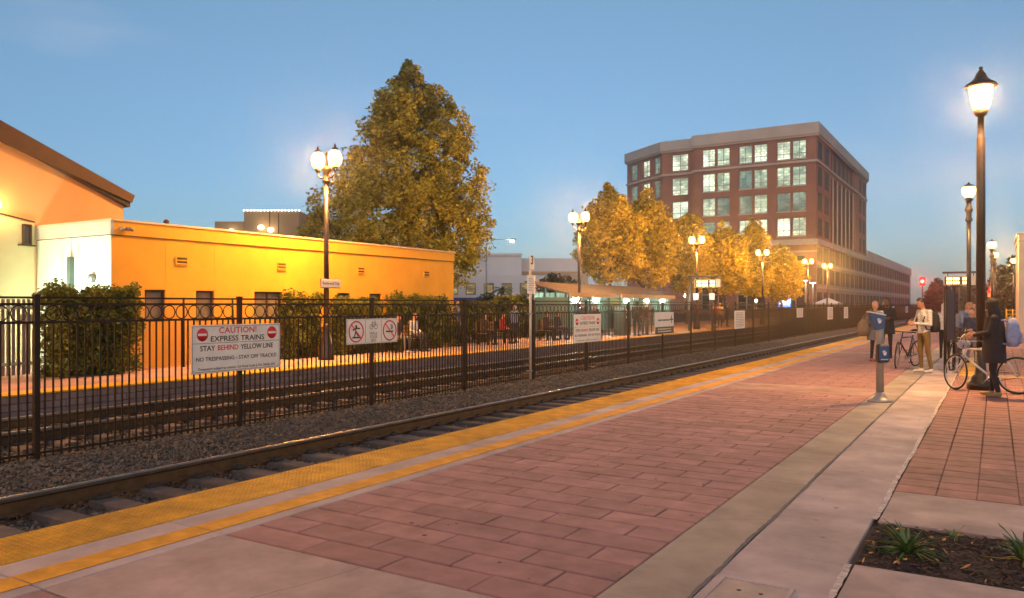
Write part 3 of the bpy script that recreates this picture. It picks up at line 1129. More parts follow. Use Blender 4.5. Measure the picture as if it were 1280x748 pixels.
b.build('ledge', mat('ledge_tan', (.5, .36, .22), .8), t)
b = MB()
f.box(b, 0, L, .004, .1, 0, z_at(342, wd))
b.build('lower_wall', mat('lower_tan', (.48, .33, .2), .8), t)
t, f, L = far_building('cream_building', 'pale building glimpsed under the big tree above the orange roof', 385, 552, 290, 96, 12, M_wh)
b = MB()
f.box(b, -.1, L + .1, -.05, .25, z_at(290, 96) - .4, z_at(290, 96) + .03)
b.build('cornice', M_wh, t)

# ------------------------------------------------------------------ brick office building
OX, OY = -24.1, 130.7
off = thing('brick_office', 'red brick office building with lit windows and a pale roof band, far right', 'building', (OX, OY, 0))
M_brick = mat('office_brick', (.30, .125, .085), .85, .12, .4, .2, 8, stain=.12)
M_band = mat('office_band', (.46, .38, .31), .8, .08, .4, stain=.1)
M_frame = mat('office_frame', (.20, .22, .21), .5)
M_panel = mat('office_panel', (.30, .22, .17), .7, .1, .5)
GL = [lit_glass('office_glass_bright', (.22, .36, .26), (1.0, 1.0, .74), .75, -.35, 1.5, .8, .8, 1.3),
      lit_glass('office_glass_mid', (.14, .26, .22), (.95, 1.0, .66), .6, .0, 1.3, .8, .8, 4.7),
      lit_glass('office_glass_dim', (.07, .15, .15), (.6, .72, .5), .45, .3, 1.2, .8, .8, 8.2)]
M_gd = mat('office_glass_dark', (.012, .012, .013), .4, spec=.05)
GD = [lit_glass('side_glass_dim', (.012, .015, .018), (.10, .10, .08), .3, .6, 1.0, .4, .4, 2.0), M_gd]
ROWS = [(12.6, 15.5), (16.55, 19.55), (20.65, 23.7), (24.9, 27.8)]
ZT = 30.3
bnd = lambda fcx, bb_, a, c, z0, z1, o=.25: fcx.box(bb_, a, c, .002, o, z0, z1)
# front face
def front_u(px, Yp=OY):
    t_ = (px - 640) / F_PX
    d = Yp / (CS + t_ * SN)
    return d * (-SN + t_ * CS)
u_l = front_u(867)
ff = Face((u_l, OY), (1, 0), (OX, OY))
Lf = OX - u_l
cols = []
for a, c in ((878, 912), (923.5, 959), (971, 1007.5)):
    ua, uc = front_u(a) - u_l, front_u(c) - u_l
    m_ = (ua + uc) / 2
    cols += [(ua, m_ - .16), (m_ + .16, uc)]
wb = MB()
facade(ff, wb, 0, Lf, 12.0, 28.5, cols, ROWS, .5)
bandb = MB()
for z0, z1_, o in ((28.5, ZT, .5), (28.2, 28.5, .3), (24.15, 24.5, .22), (11.1, 12.0, .35), (9.9, 10.2, .2)):
    ff.box(bandb, -.2, Lf + o, .002, o, z0, z1_)
for i, (a, c) in enumerate(cols):
    for j, (r0, r1) in enumerate(ROWS):
        k = [[2, 1, 0, 0], [1, 2, 1, 1], [1, 2, 2, 1], [0, 1, 1, 0], [0, 2, 1, 0], [1, 2, 1, 1]][i][j]
        window(ff, off, a, c, r0, r1, GL[k], M_frame, w=-.3, mull=1, trans=1, t=.09)
        ff.box(bandb, a - .05, c + .05, -.2, .06, r0 - .18, r0)
# lower front: deep openings under the belt
lowc = [(1.2, 5.6), (7.3, 12.0), (13.6, 18.2)]
facade(ff, wb, 0, Lf, 0, 11.1, lowc, [(.4, 9.6)], .6)
for a, c in lowc:
    window(ff, off, a, c, .4, 9.6, GD[0], M_panel, w=-.5, mull=2, trans=1, t=.2)
# set-back part and the chamfer
sb = Face((front_u(828, OY + 1.5), OY + 1.5), (1, 0), (OX, OY))
Ls = u_l - front_u(828, OY + 1.5) + .3
a_, c_ = front_u(840, OY + 1.5) - front_u(828, OY + 1.5), front_u(860, OY + 1.5) - front_u(828, OY + 1.5)
facade(sb, wb, 0, Ls, 0, 28.5, [(a_, c_)], ROWS, .5)
for j, (r0, r1) in enumerate(ROWS):
    window(sb, off, a_, c_, r0, r1, GL[[0, 0, 1, 0][j]], M_frame, w=-.3, mull=1, trans=1, t=.09)
P2 = (front_u(828, OY + 1.5), OY + 1.5)
P1 = at_d(784, 150)
ch = Face(P1, (P2[0] - P1[0], P2[1] - P1[1]), (OX, OY))
Lc = math.hypot(P2[0] - P1[0], P2[1] - P1[1])
ccols = [(Lc * .12, Lc * .30), (Lc * .46, Lc * .66), (Lc * .78, Lc * .94)]
facade(ch, wb, 0, Lc, 0, 28.5, ccols, ROWS, .5)
for i, (a, c) in enumerate(ccols):
    for j, (r0, r1) in enumerate(ROWS):
        window(ch, off, a, c, r0, r1, GL[[2, 0, 2][i]], M_frame, w=-.3, mull=1, trans=1, t=.09)
for fcx, L_ in ((sb, Ls), (ch, Lc)):
    for z0, z1_, o in ((28.5, ZT - .1, .5), (28.2, 28.5, .3), (24.15, 24.5, .22), (11.1, 12.0, .35)):
        fcx.box(bandb, -.2, L_ - .01, .003, o, z0, z1_)
# side face along the railway
fs_ = Face((OX, OY), (0, 1), (OX, OY))
su = lambda px: on_x(px, OX)[1] - OY
Ltall = su(1083)
c_near = [(su(1022.5), su(1027.5)), (su(1030.5), su(1036))]
facade(fs_, wb, .503, su(1038.5), 12.0, 28.5, c_near, ROWS, .5)
c_end = [(su(1074), su(1076.6)), (su(1078.3), su(1081.5))]
facade(fs_, wb, su(1069), Ltall, 12.0, 28.5, [(a - 0, c) for a, c in c_end], ROWS, .5)
for a, c in c_near + c_end:
    for r0, r1 in ROWS:
        window(fs_, off, a, c, r0, r1, GD[1], M_fascia, w=-.07, mull=1, trans=1, t=.12)
rec = Face((OX - .45, OY), (0, 1), (OX, OY))
ra, rb_ = su(1038.5), su(1069)
n_b = 6
bw = (rb_ - ra) / n_b
rcols = [(ra + i * bw + .9, ra + (i + 1) * bw - .9) for i in range(n_b)]
facade(rec, wb, ra - .2, rb_ + .2, 12.0, 28.5, rcols, [(12.6, 23.6), (24.9, 27.8)], .5)
for a, c in rcols:
    window(rec, off, a, c, 12.6, 23.6, GD[1], M_fascia, w=-.07, mull=1, trans=1, t=.14)
    window(rec, off, a, c, 24.9, 27.8, GD[1], M_fascia, w=-.07, mull=1, t=.12)
for i in range(n_b + 1):
    rec.box(bandb, ra + i * bw - .2, ra + i * bw + .2, .002, .16, 12.0, 23.9)
for z0, z1_, o in ((28.5, ZT, .5), (28.2, 28.5, .3), (24.15, 24.5, .22)):
    fs_.box(bandb, .505, Ltall + .3, .003, o, z0, z1_)
# end step of the tall part
MB().box(-18, -1.2, 2, Ltall - .3, 11.5, 29.6).box(-19, .3, .6, Ltall, 28.6, 29.9).box(-34, -18.02, 10, Ltall - .3, 0, 29.5).build('core', M_brick, off)
# long low wing
Llow = su(1138)
lw_cols = []
for i in range(int(Llow / 5.6)):
    for k in range(3):
        a = i * 5.6 + .75 + k * 1.42
        lw_cols.append((a, a + 1.18))
facade(fs_, wb, .603, Llow, 0, 11.1, lw_cols, [(.8, 3.6), (4.9, 7.5), (8.6, 10.9)], .4, 1)
for i, (a, c) in enumerate(lw_cols):
    for r0, r1 in ((4.9, 7.5), (8.6, 10.9)):
        window(fs_, off, a, c, r0, r1, GD[1], M_fascia, w=-.06, t=.12)
    window(fs_, off, a, c, .8, 3.6, GD[1], M_fascia, w=-.06, t=.12)
for z0, z1_, o in ((11.1, 12.0, .35), (8.0, 8.3, .15), (4.2, 4.5, .15)):
    fs_.box(bandb, .36, Llow, .004, o, z0, z1_)
fs_.box(bandb, Ltall + .31, Llow, -.4, .3, 12.001, 13.4)
for i in range(0, 9):
    u = su((1020.5, 1053, 1070, 1083, 1095, 1106, 1117, 1128, 1137)[i])
    fs_.box(bandb, u - .25, u + .25, .004, .06, 0, 11.1, 1)
wb.build('wall', [M_brick, M_panel], off)
bandb.build('stone_band', [M_band, M_panel], off)
MB().box(-16, -.41, 0.6, Llow - .3, .05, 10.9).box(-16, -.41, Ltall, Llow, 10.91, 13).build('core', M_panel, off)

# building at the right edge of the picture
xr, yr_ = at_d(1273.5, 47)
rbld = thing('cream_corner_building', 'cream corner of a low building at the right picture edge', 'building', (xr, yr_, 0))
MB().box(0, 7, 0, 9, 0, z_at(294, 47)).build('wall', mat('cream_wall', (.55, .45, .32), .85, .08, 1.0, stain=.1), rbld)
MB().box(-.12, 7.1, -.12, 9.1, z_at(294, 47), z_at(294, 47) + .12).box(-.06, 7, -.06, 9, z_at(303, 47), z_at(301, 47)).build('cornice', M_band, rbld)

# ================================================================== TREES AND HEDGES
def leaves(cent, rad, n_per, size, squash=1.0):
    """leaf quads scattered through clumps"""
    n = len(cent) * n_per
    c = np.repeat(cent, n_per, 0)
    r = np.repeat(rad, n_per)
    v = RNG.normal(0, 1, (n, 3))
    v /= np.linalg.norm(v, axis=1)[:, None]
    v *= (RNG.uniform(0, 1, n) ** 0.45)[:, None]
    v[:, 2] *= squash
    p = c + v * r[:, None]
    a = RNG.normal(0, 1, (n, 3))
    a[:, 2] *= .7
    a /= np.linalg.norm(a, axis=1)[:, None]
    b = np.cross(a, RNG.normal(0, 1, (n, 3)))
    b /= np.linalg.norm(b, axis=1)[:, None]
    s = size * RNG.uniform(.6, 1.35, n)
    a *= s[:, None]
    b *= (s * RNG.uniform(.45, .8, n))[:, None]
    V = np.stack([p - a, p - b * .9 - a * .1, p + a, p + b * .9 - a * .1], 1).reshape(-1, 3)
    return V, np.arange(4 * n).reshape(-1, 4)

def tree(name, label, x, y, prof, trunk_r, n_cl, n_per, size, lm, group=None, z_off=0.0, tw=(0, 0), clump=(.7, 1.2), cat='tree', spread=.22):
    """prof: (z, radius to camera-left, radius to camera-right) of the crown"""
    t = thing(name, label, cat, (x, y, 0), 0, group)
    zs = [p[0] for p in prof]
    top, bot = zs[-1], zs[0]
    cen, rad = [], []
    while len(cen) < n_cl:
        z = random.uniform(bot, top)
        rl = np.interp(z, zs, [p[1] for p in prof])
        rr = np.interp(z, zs, [p[2] for p in prof])
        if random.random() > (max(rl, rr) / max(max(p[1], p[2]) for p in prof)) ** 1.3 + .06:
            continue
        th = random.uniform(0, 2 * PI)
        q = random.random() ** .42
        ox = math.cos(th) * q
        oy = math.sin(th) * q * (rl + rr) / 2
        ox *= rr if ox > 0 else rl
        R_ = max(.22, random.uniform(*clump) * min(1.0, .35 + max(rl, rr) / max(max(p[1], p[2]) for p in prof)))
        k = max(0.0, 1 - R_ * .75 / max(.3, (rl + rr) / 2)) * (1 + (random.random() ** 4) * spread)
        ox *= k; oy *= k
        cen.append((ox * CS - oy * SN, ox * SN + oy * CS, min(z, top - R_ * .6) + (random.random() ** 5) * .7))
        rad.append(R_)
    cen = np.array(cen); rad = np.array(rad)
    V, Q = leaves(cen, rad, n_per, size, .85)
    link('crown', np_mesh('crown', V, Q, lm), t)
    b = MB()
    hgt = top - .8
    b.tube([(0, 0, 0), (.05, 0, bot * .6), (-.03 + tw[0] * .5, .05, (bot + top) / 2.2), (tw[0], tw[1], hgt)], [trunk_r, trunk_r * .8, trunk_r * .5, trunk_r * .08], 8)
    b.build('trunk', M_bark, t)
    b = MB()
    for i in random.sample(range(len(cen)), min(34, len(cen))):
        c = cen[i]
        zb = max(bot * .55, c[2] - max(.8, math.hypot(c[0], c[1]) * .9))
        b.tube([(0, 0, zb), (c[0] * .45, c[1] * .45, zb + (c[2] - zb) * .55), tuple(c)], [trunk_r * .32, trunk_r * .2, .02], 5)
    b.build('limbs', M_bark, t)
    return t

L_big = leaf_mat('leaf_sycamore', (.185, .21, .022), (.36, .30, .028))
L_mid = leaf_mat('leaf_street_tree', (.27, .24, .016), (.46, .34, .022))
L_hedge = leaf_mat('leaf_hedge', (.075, .11, .016), (.15, .15, .018), 1.2)
L_dark = leaf_mat('leaf_dark', (.04, .05, .018), (.08, .07, .02))

dT = 42.0
tx, ty = at_d(508, dT)
k = dT / F_PX
prof = []
for py, l, r in ((352, 508 - 470, 590 - 508), (335, 508 - 395, 606 - 508), (305, 508 - 366, 616 - 508), (270, 508 - 374, 624 - 508), (240, 508 - 398, 622 - 508), (205, 508 - 434, 605 - 508), (170, 508 - 452, 598 - 508), (140, 508 - 464, 578 - 508), (115, 508 - 480, 556 - 508), (97, 508 - 497, 527 - 508), (83, 4, 6)):
    prof.append((z_at(py, dT), l * k, r * k))
tree('sycamore_tree', 'tall pyramid-shaped tree with yellowing leaves behind the orange building', tx, ty, prof, .24, 820, 95, .10, L_big, clump=(.28, .80), spread=.06)

mids = [(762, 56, 352, 236, 44, 'leftmost of the orange-lit street trees, behind the shelter'),
        (806, 60, 356, 246, 42, 'orange-lit street tree behind the right end of the shelter'),
        (858, 66, 362, 268, 34, 'orange-lit street tree just left of the hanging display'),
        (903, 70, 366, 286, 40, 'bright orange street tree behind the hanging display'),
        (942, 78, 368, 278, 26, 'narrow orange street tree in front of the office windows'),
        (976, 84, 374, 312, 30, 'rightmost, low orange street tree before the brick office')]
for px, d, pb, pt, hw, lab in mids:
    x, y = at_d(px, d)
    k = d / F_PX
    zb, zt = max(1.9, z_at(pb, d)), z_at(pt, d)
    h = zt - zb
    tree('street_tree', lab, x, y, [(zb, hw * k * .55, hw * k * .6), (zb + h * .15, hw * k * .95, hw * k), (zb + h * .4, hw * k * 1.1, hw * k), (zb + h * .65, hw * k * .9, hw * k * .95), (zb + h * .85, hw * k * .55, hw * k * .6), (zt, .35, .35)], .14, 280, 72, .13, L_mid, 'street trees behind the far platform', clump=(.28, .85))

def hedge(label, x0, x1, y0, y1, h, n, lm=None, name='hedge', cat='hedge', size=.042):
    t = thing(name, label, cat, ((x0 + x1) / 2, (y0 + y1) / 2, 0), 0, 'hedges along the far platform')
    hx, hy = (x1 - x0) / 2, (y1 - y0) / 2
    cen, rad = [], []
    for i in range(n):
        cen.append((random.uniform(-hx + .12, hx - .12), random.uniform(-hy + .12, hy - .12), h * (0.06 + .94 * random.random() ** .75) - .14 + random.uniform(-.1, .08)))
        rad.append(random.uniform(.16, .30))
    V, Q = leaves(np.array(cen), np.array(rad), 190, size)
    V[:, 2] = np.maximum(V[:, 2], .01)
    link('foliage', np_mesh('foliage', V, Q, lm or L_hedge), t)
    b = MB()
    for i in range(max(4, int(hy * 6))):
        y = random.uniform(-hy * .9, hy * .9)
        b.tube([(0, y, 0), (random.uniform(-.1, .1), y + random.uniform(-.15, .15), h * .6), (random.uniform(-.2, .2), y + random.uniform(-.3, .3), h * .9)], [.03, .02, .008], 5)
    b.build('stem', M_bark, t)
    return t
XH = -17.75
def hy_(px, X=XH):
    return on_x(px, X)[1]
hedge('tall shaggy hedge in front of the white end wall', -18.05, -17.05, hy_(46), hy_(164), 2.02, 250)
hedge('dark hedge left of the lamp post with the station name', -18.1, -17.5, hy_(352), hy_(404), 1.98, 90)
hedge('hedge between the lamp post and the seated man', -18.1, -17.5, hy_(415), hy_(478), 1.85, 120)
hedge('long hedge behind the seated man, at the end of the orange wall', -18.1, -17.5, hy_(484), hy_(566), 1.95, 180)
hedge('hedge right of the standing man in the grey jacket', -19.2, -18.2, hy_(578, -18.6), hy_(616, -18.6), 1.75, 110)
hedge('bushy hedge behind the numbered post', -20.5, -19.2, hy_(622, -19.8), hy_(690, -19.8), 2.0, 200, size=.07)
# darker shrubs behind
for px, d, w, pt, lab in ((688, 62, 30, 342, 'dark leafy shrub behind the numbered post'), (712, 70, 22, 346, 'reddish shrub between the numbered post and the lamp'), (612, 64, 22, 372, 'low dark shrub in front of the white building')):
    x, y = at_d(px, d)
    k = d / F_PX
    tree('shrub', lab, x, y, [(.3, w * k * .8, w * k * .8), (z_at(pt, d) * .5, w * k, w * k), (z_at(pt, d), w * k * .3, w * k * .3)], .06, 50, 80, .11, L_dark, 'shrubs behind the far platform', clump=(.35, .6), cat='shrub')
# palm
px_, py_ = at_d(627, 85)
palm = thing('palm_tree', 'small dark palm in front of the white building', 'palm', (px_, py_, 0))
b = MB().tube([(0, 0, 0), (.03, 0, 1.6), (0, 0, 3.1)], [.2, .16, .14], 8)
b.build('trunk', M_bark, palm)
for i in range(16):
    th = 2 * PI * i / 16 + random.uniform(-.2, .2)
    el = random.uniform(.1, 1.2)
    pts, b = [], MB()
    for s in range(6):
        q = s / 5
        r = 1.5 * q * math.cos(el * (1 - q * .3))
        pts.append(Vector((math.cos(th) * r, math.sin(th) * r, 3.1 + 1.5 * q * math.sin(el) - .9 * q * q)))
    side = Vector((-math.sin(th), math.cos(th), 0))
    for s in range(5):
        wa, wbb = .16 * math.sin(PI * (s / 5 * .8 + .15)), .16 * math.sin(PI * ((s + 1) / 5 * .8 + .15))
        b.add([pts[s] - side * wa - Vector((0, 0, .06)), pts[s], pts[s + 1], pts[s + 1] - side * wbb - Vector((0, 0, .06))], [(0, 1, 2, 3)])
        b.add([pts[s] + side * wa - Vector((0, 0, .06)), pts[s], pts[s + 1], pts[s + 1] + side * wbb - Vector((0, 0, .06))], [(0, 1, 2, 3)])
    b.build('frond', mat('palm_leaf', (.05, .07, .025), .6, .2, 3), palm)

# dark trees at the end of the platform, right of the picture
for i, (px, d, hw, pt, lab) in enumerate(((1172, 150, 20, 352, 'dark tree beyond the red railway signal'), (1196, 160, 22, 356, 'dark tree behind the right-hand hanging display'), (1222, 140, 18, 350, 'dark tree behind the tall lantern post'),
                                        (1252, 90, 15, 333, 'orange-tinted dark tree left of the cream building'), (1272, 84, 12, 322, 'dark tree just behind the cream building corner'))):
    x, y = at_d(px, d)
    k = d / F_PX
    zt = z_at(pt, d)
    tree('background_tree', lab, x, y, [(.6, hw * k * .8, hw * k * .8), (zt * .4, hw * k, hw * k), (zt * .8, hw * k * .7, hw * k * .7), (zt, .3, .3)], .16, 70, 70, .26, L_dark, 'dark trees at the far end', clump=(.8, 1.4))

# ================================================================== LAMPS
def base_parts(t, h, r, m=None):
    m = m or M_post_paint
    MB().lathe([(.24, 0), (.24, .12), (.21, .16), (.21, .42), (.17, .48), (.15, .62), (.11, .72), (.10, .85), (.12, .88), (.12, .93), (r + .01, .97), (r, 1.05)], n=12).build('base', m, t)
    MB().lathe([(r, 1.05), (r * .78, h)], n=12).build('post', m, t)

def twin_lamp():
    t = thing('platform_lamp', '', 'lamp', (0, 0, 0))
    base_parts(t, 5.2, .085)
    b = MB().lathe([(.07, 5.1), (.12, 5.14), (.12, 5.2), (.08, 5.26), (.10, 5.42), (.16, 5.5), (.16, 5.54), (.05, 5.62), (.03, 5.9), (.05, 5.95), (.015, 6.05)], n=12)
    b.build('collar', M_post_paint, t)
    for s in (-1, 1):
        MB().tube([(s * .08, 0, 5.3), (s * .22, 0, 5.28), (s * .34, 0, 5.36), (s * .34, 0, 5.5)], .026, 7).tube([(s * .34, 0, 5.46), (s * .34, 0, 5.56)], [.05, .11], 10).build('arm', M_post_paint, t)
        g = MB().lathe([(.10, 5.56), (.17, 5.66), (.20, 5.8), (.19, 5.92), (.12, 6.04)], (s * .34, 0, 0), 14).build('lamp_globe', M_globe, t)
        bulb_light(t, (s * .34, 0, 5.8), 4600, (1.0, .44, .085))
        MB().lathe([(.13, 6.035), (.09, 6.10), (.03, 6.14), (.03, 6.19), (.008, 6.24)], (s * .34, 0, 0), 10).build('cap', M_post_paint, g)
    return t
proto = twin_lamp()
lamp_xy = [(-16.55, on_x(408, -16.55)[1], 'twin-globe platform lamp carrying the station name plate, before the orange building'),
           (-17.1, on_x(724, -17.1)[1], 'twin-globe platform lamp beside the left end of the shelter'),
           (-16.6, on_x(871, -16.6)[1], 'twin-globe platform lamp behind the hanging display'),
           (-16.1, on_x(953, -16.1)[1], 'twin-globe platform lamp in front of the rightmost orange trees'),
           (-15.6, on_x(1010, -15.6)[1], 'second farthest lit platform lamp, before the office corner'),
           (-15.6, on_x(1034, -15.6)[1], 'farthest lit platform lamp, before the long office wing'),
           (-16.9, .8, 'added twin-globe platform lamp, unseen left of the picture, lighting the peach building')]  # added lamp out of view, carries the row on and warms the peach wall
for i, (x, y, lab) in enumerate(lamp_xy):
    if i == 0:
        proto.location = (x, y, 0)
        proto['label'] = lab
        proto['group'] = 'lamps along the far platform'
    else:
        dup(proto, (x, y, 0), 0, lab, 'lamps along the far platform')
# station name plate on the first
np_ = thing('name_plate', 'small white station name plate on the lamp post before the orange wall', 'sign', (lamp_xy[0][0] + .09, lamp_xy[0][1] + .09, 0), 2.4 - PI / 2)
np_.rotation_euler = (0, 0, PI / 2)
dl = on_x(408, lamp_xy[0][0])[0]
zc = z_at(354.5, dl)
MB().cbox((0, 0, zc), .78, .02, .235, .006).build('board', M_white, np_)
MB().cbox((0, .012, zc), .82, .012, .275, .006).build('frame', M_post_paint, np_)
lettering(np_, 'Redwood City', .115, 0, zc, .012, M_black, .001)

def single_lamp(label, x, y, H, lantern='acorn', rp=.075, group='lamps along the near platform'):
    t = thing('platform_lamp', label, 'lamp', (x, y, 0), 0, group)
    if lantern == 'tall':
        MB().lathe([(.235, 0), (.235, .13), (.20, .16), (.19, .22), (.11, .28), (.088, .4), (.084, .8)], n=8).build('base', M_post_paint, t)
        MB().lathe([(.082, .8), (.074, H - 1.35), (.062, H - 1.33), (.055, H - .95), (.09, H - .93), (.14, H - .83)], n=10).build('post', M_post_paint, t)
        g = MB().lathe([(.12, H - .83), (.16, H - .72), (.21, H - .38)], n=14).build('lamp_globe', M_globe_n, t)
        MB().lathe([(.285, H - .378), (.27, H - .34), (.17, H - .27), (.11, H - .21), (.09, H - .14), (.06, H - .11), (.05, H - .08), (.025, H - .06), (.045, H - .02), (.02, H)], n=14).build('cap', M_post_paint, g)
    else:
        MB().lathe([(.22, 0), (.22, .16), (.18, .22), (.17, .5), (.12, .6), (.10, .9)], n=10).build('base', M_post_paint, t)
        MB().lathe([(.085, .9), (rp, H - 1.5)], n=10).build('post', M_post_paint, t)
        MB().lathe([(rp, H - 1.5), (.13, H - 1.45), (.13, H - 1.4), (.09, H - 1.3), (.10, H - 1.15), (.15, H - 1.05), (.12, H - .95), (.08, H - .85), (.10, H - .72), (.16, H - .66), (.10, H - .58)], n=10).build('collar', M_post_paint, t)
        g = MB().lathe([(.12, H - .58), (.22, H - .44), (.245, H - .30), (.21, H - .18)], n=14).build('lamp_globe', M_globe_n, t)
        MB().lathe([(.22, H - .178), (.14, H - .10), (.05, H - .07), (.04, H - .03), (.01, H)], n=12).build('cap', M_post_paint, g)
    bulb_light(t, (0, 0, H - (.58 if lantern == 'tall' else .34)), 2900, (1.0, .53, .17), .3)
    return t
xt, yt = ground(1226, 487)
single_lamp('tall lantern lamp post standing among the bicycles', xt, yt, z_at(85, 14.94), 'tall')
x, y = at_d(1211, 29.6)
single_lamp('ornate acorn lamp post left of the tall lantern', x, y, 6.2)
for px, d, pt, lab in ((1240, 48, 299, 'acorn lamp just right of the tall lantern post'), (1243.5, 60, 313, 'lower acorn lamp right of the tall lantern post'), (1267, 68, 321, 'rightmost distant acorn lamp before the cream building')):
    x, y = at_d(px, d)
    single_lamp(lab, x, y, z_at(pt, d))
single_lamp('added acorn lamp on the near platform, unseen behind the viewer, lighting the foreground', 2.8, -4.6, 6.2)  # added lamp out of view, placed to light the foreground paving

# cobra-head street lamp over the white building
x, y = at_d(608, 75)
st = thing('street_lamp', 'street lamp on a long arm above the white building', 'lamp', (x, y, 0))
zL = z_at(301, 75)
xe, ye = at_d(640, 75)
ex, ey = xe - x, ye - y
MB().tube([(0, 0, 0), (0, 0, zL - .3)], [.1, .06], 8).build('post', M_metal_grey, st)
MB().tube([(0, 0, zL - .5), (ex * .3, ey * .3, zL + .1), (ex * .9, ey * .9, zL + .12)], .035, 6).build('arm', M_metal_grey, st)
h = MB().cbox((ex, ey, zL + .1), .7, .32, .16, .05).build('lamp_head', M_metal_grey, st)
MB().sphere((ex, ey, zL - .03), .2, 10, 6, sc=(1.2, .8, .6)).build('lens', M_globe_s, h)
# T-shaped plaza lights by the office
for px, pt, lab in ((1007, 351, 'left T-shaped plaza light before the brick office'), (1016, 354, 'right T-shaped plaza light before the brick office')):
    x, y = at_d(px, 96)
    z = z_at(pt, 96)
    t = thing('plaza_light', lab, 'lamp', (x, y, 0), 0, 'plaza lights')
    MB().tube([(0, 0, 0), (0, 0, z)], .07, 8).build('post', M_metal_grey, t)
    hd = MB().cbox((0, 0, z + .06), 1.0, 1.0, .1, .03).build('lamp_head', M_metal_grey, t)
    MB().lathe([(.3, z - .03), (.36, z + .005)], n=12).build('lens', mat('plaza_lens', (1, 1, 1), .4, emit=9, ecol=(1, .95, .8)), hd)
# ================================================================== SIGNS
def board_sign(name, label, cat, px0, px1, z0, z1, X=XF + .05, posts=None, rz=PI / 2, bev=.012, m=None, group=None):
    ya_, yb_ = on_x(px0, X)[1], on_x(px1, X)[1]
    t = thing(name, label, cat, (X, (ya_ + yb_) / 2, z0), rz, group)
    w, h = yb_ - ya_, z1 - z0
    MB().cbox((0, 0, h / 2), w, .012, h, bev * .45).build('board', m or M_white, t)
    for u in (-w * .35, w * .35):
        MB().box(u - .02, u + .02, .008, .035, h * .1, h * .9).build('bracket', M_iron, t)
    return t, w, h

def border(t, w, h, m, inset=.02, th=.006, off=.0072):
    b = MB()
    x, z0, z1 = w / 2 - inset, inset, h - inset
    b.box(-x, x, -off, -.0052, z0, z0 + th).box(-x, x, -off, -.0052, z1 - th, z1)
    b.box(-x, -x + th, -off, -.0052, z0 + th, z1 - th).box(x - th, x, -off, -.0052, z0 + th, z1 - th)
    b.build('border', m, t)

def no_entry(t, u, v, r):
    b = MB().lathe([(r, 0), (r, .0015)], n=28)
    o = b.build('no_entry_disc', M_redp, t, (u, -.0062, v))
    o.rotation_euler = (PI / 2, 0, 0)
    MB().box(-r * .78, r * .78, -r * .17, r * .17, .0016, .0026).build('bar', M_white, o)

def screws(t, pts):
    for u, v in pts:
        MB().lathe([(.007, 0), (.005, .004)], n=8).build('bolt', M_metal_grey, t, (u, -.006, v)).rotation_euler = (PI / 2, 0, 0)

d1 = on_x(294, XF + .05)[0]
t, w, h = board_sign('warning_sign', 'large white CAUTION EXPRESS TRAINS sign on the fence at left', 'sign', 238.5, 350, z_at(464, d1), z_at(405.5, d1))
border(t, w, h, M_black)
MB().box(-w / 2 + .026, w / 2 - .026, -.0072, -.0052, h * .615, h * .615 + .006).build('rule_line', M_black, t)
no_entry(t, -w * .385, h * .80, h * .135)
no_entry(t, w * .395, h * .80, h * .135)
lettering(t, 'CAUTION!', .128, 0, h * .875, .0075, M_redp, .0015, width=w * .42)
lettering(t, 'EXPRESS TRAINS', .112, -.0, h * .70, .0075, M_black, .0015, width=w * .60)
u0 = -w * .41
for word, m_, a, c in (('STAY', M_black, .0, .19), ('BEHIND', M_redp, .225, .50), ('YELLOW LINE', M_black, .535, 1.0)):
    lettering(t, word, .108, u0 + w * .82 * (a + c) / 2, h * .51, .0075, m_, .0015, width=w * .82 * (c - a))
lettering(t, 'NO TRESPASSING - STAY OFF TRACKS!', .082, 0, h * .29, .0075, M_black, .0008, width=w * .90)
lettering(t, 'Trespassers subject to citation. CA Penal Code § 555, 369(i), 602', .052, 0, h * .09, .0075, M_black, .0003, width=w * .86)
screws(t, [(-w / 2 + .045, h - .045), (w / 2 - .045, h - .045), (-w / 2 + .045, .045), (w / 2 - .045, .045), (0, h * .79), (0, h * .19)])

d2 = on_x(465, XF + .05)[0]
t, w, h = board_sign('rules_sign', 'white sign with two red crossed-out circles and WALK YOUR BIKE', 'sign', 433, 496.5, z_at(429.5, d2), z_at(398.5, d2))
border(t, w, h, M_greyp, .014, .004)
MB().box(-w * .15, -w * .145, -.0072, -.0052, .02, h - .02).box(w * .165, w * .17, -.0072, -.0052, .02, h - .02).build('divider', M_black, t)
for u, kind in ((-w * .325, 'skate'), (w * .335, 'smoke')):
    r = h * .40
    o = MB().torus((0, 0, 0), r, .013, 'y', 30, 4).build('prohibition_ring', M_redp, t, (u, -.010, h * .5))
    MB().cbox((0, 0, 0), r * 1.95, .004, .02, rot=Matrix.Rotation(math.radians(45), 3, 'Y')).build('slash', M_redp, o, (0, -.004, 0))
    b = MB()
    if kind == 'skate':
        b.sphere((0, 0, r * .52), .026, 10, 6, sc=(1, .15, 1))
        for p in (((0, r * .40), (-.01, 0)), ((-.01, 0), (-.05, -r * .5)), ((-.01, 0), (.06, -r * .45)), ((0, r * .36), (-.09, r * .15)), ((0, r * .36), (.10, r * .28)), ((-.1, -r * .58), (.11, -r * .58))):
            b.tube([(p[0][0], 0, p[0][1]), (p[1][0], 0, p[1][1])], .013, 4)
    else:
        b.box(-.11, .10, -.001, .001, -.035, -.005)
        for k in range(3):
            b.tube([(.03 + k * .02, 0, .02), (.05 + k * .02, 0, .06), (.03 + k * .02, 0, .11)], .006, 4)
    for q in range(len(b.v)):
        b.v[q] = (b.v[q][0], b.v[q][1] * .1, b.v[q][2])
    b.build('pictogram', M_black, t, (u, -.008, h * .5))
b = MB()
for s in (-1, 1):
    b.torus((s * .062, 0, 0), .045, .006, 'y', 16, 4)
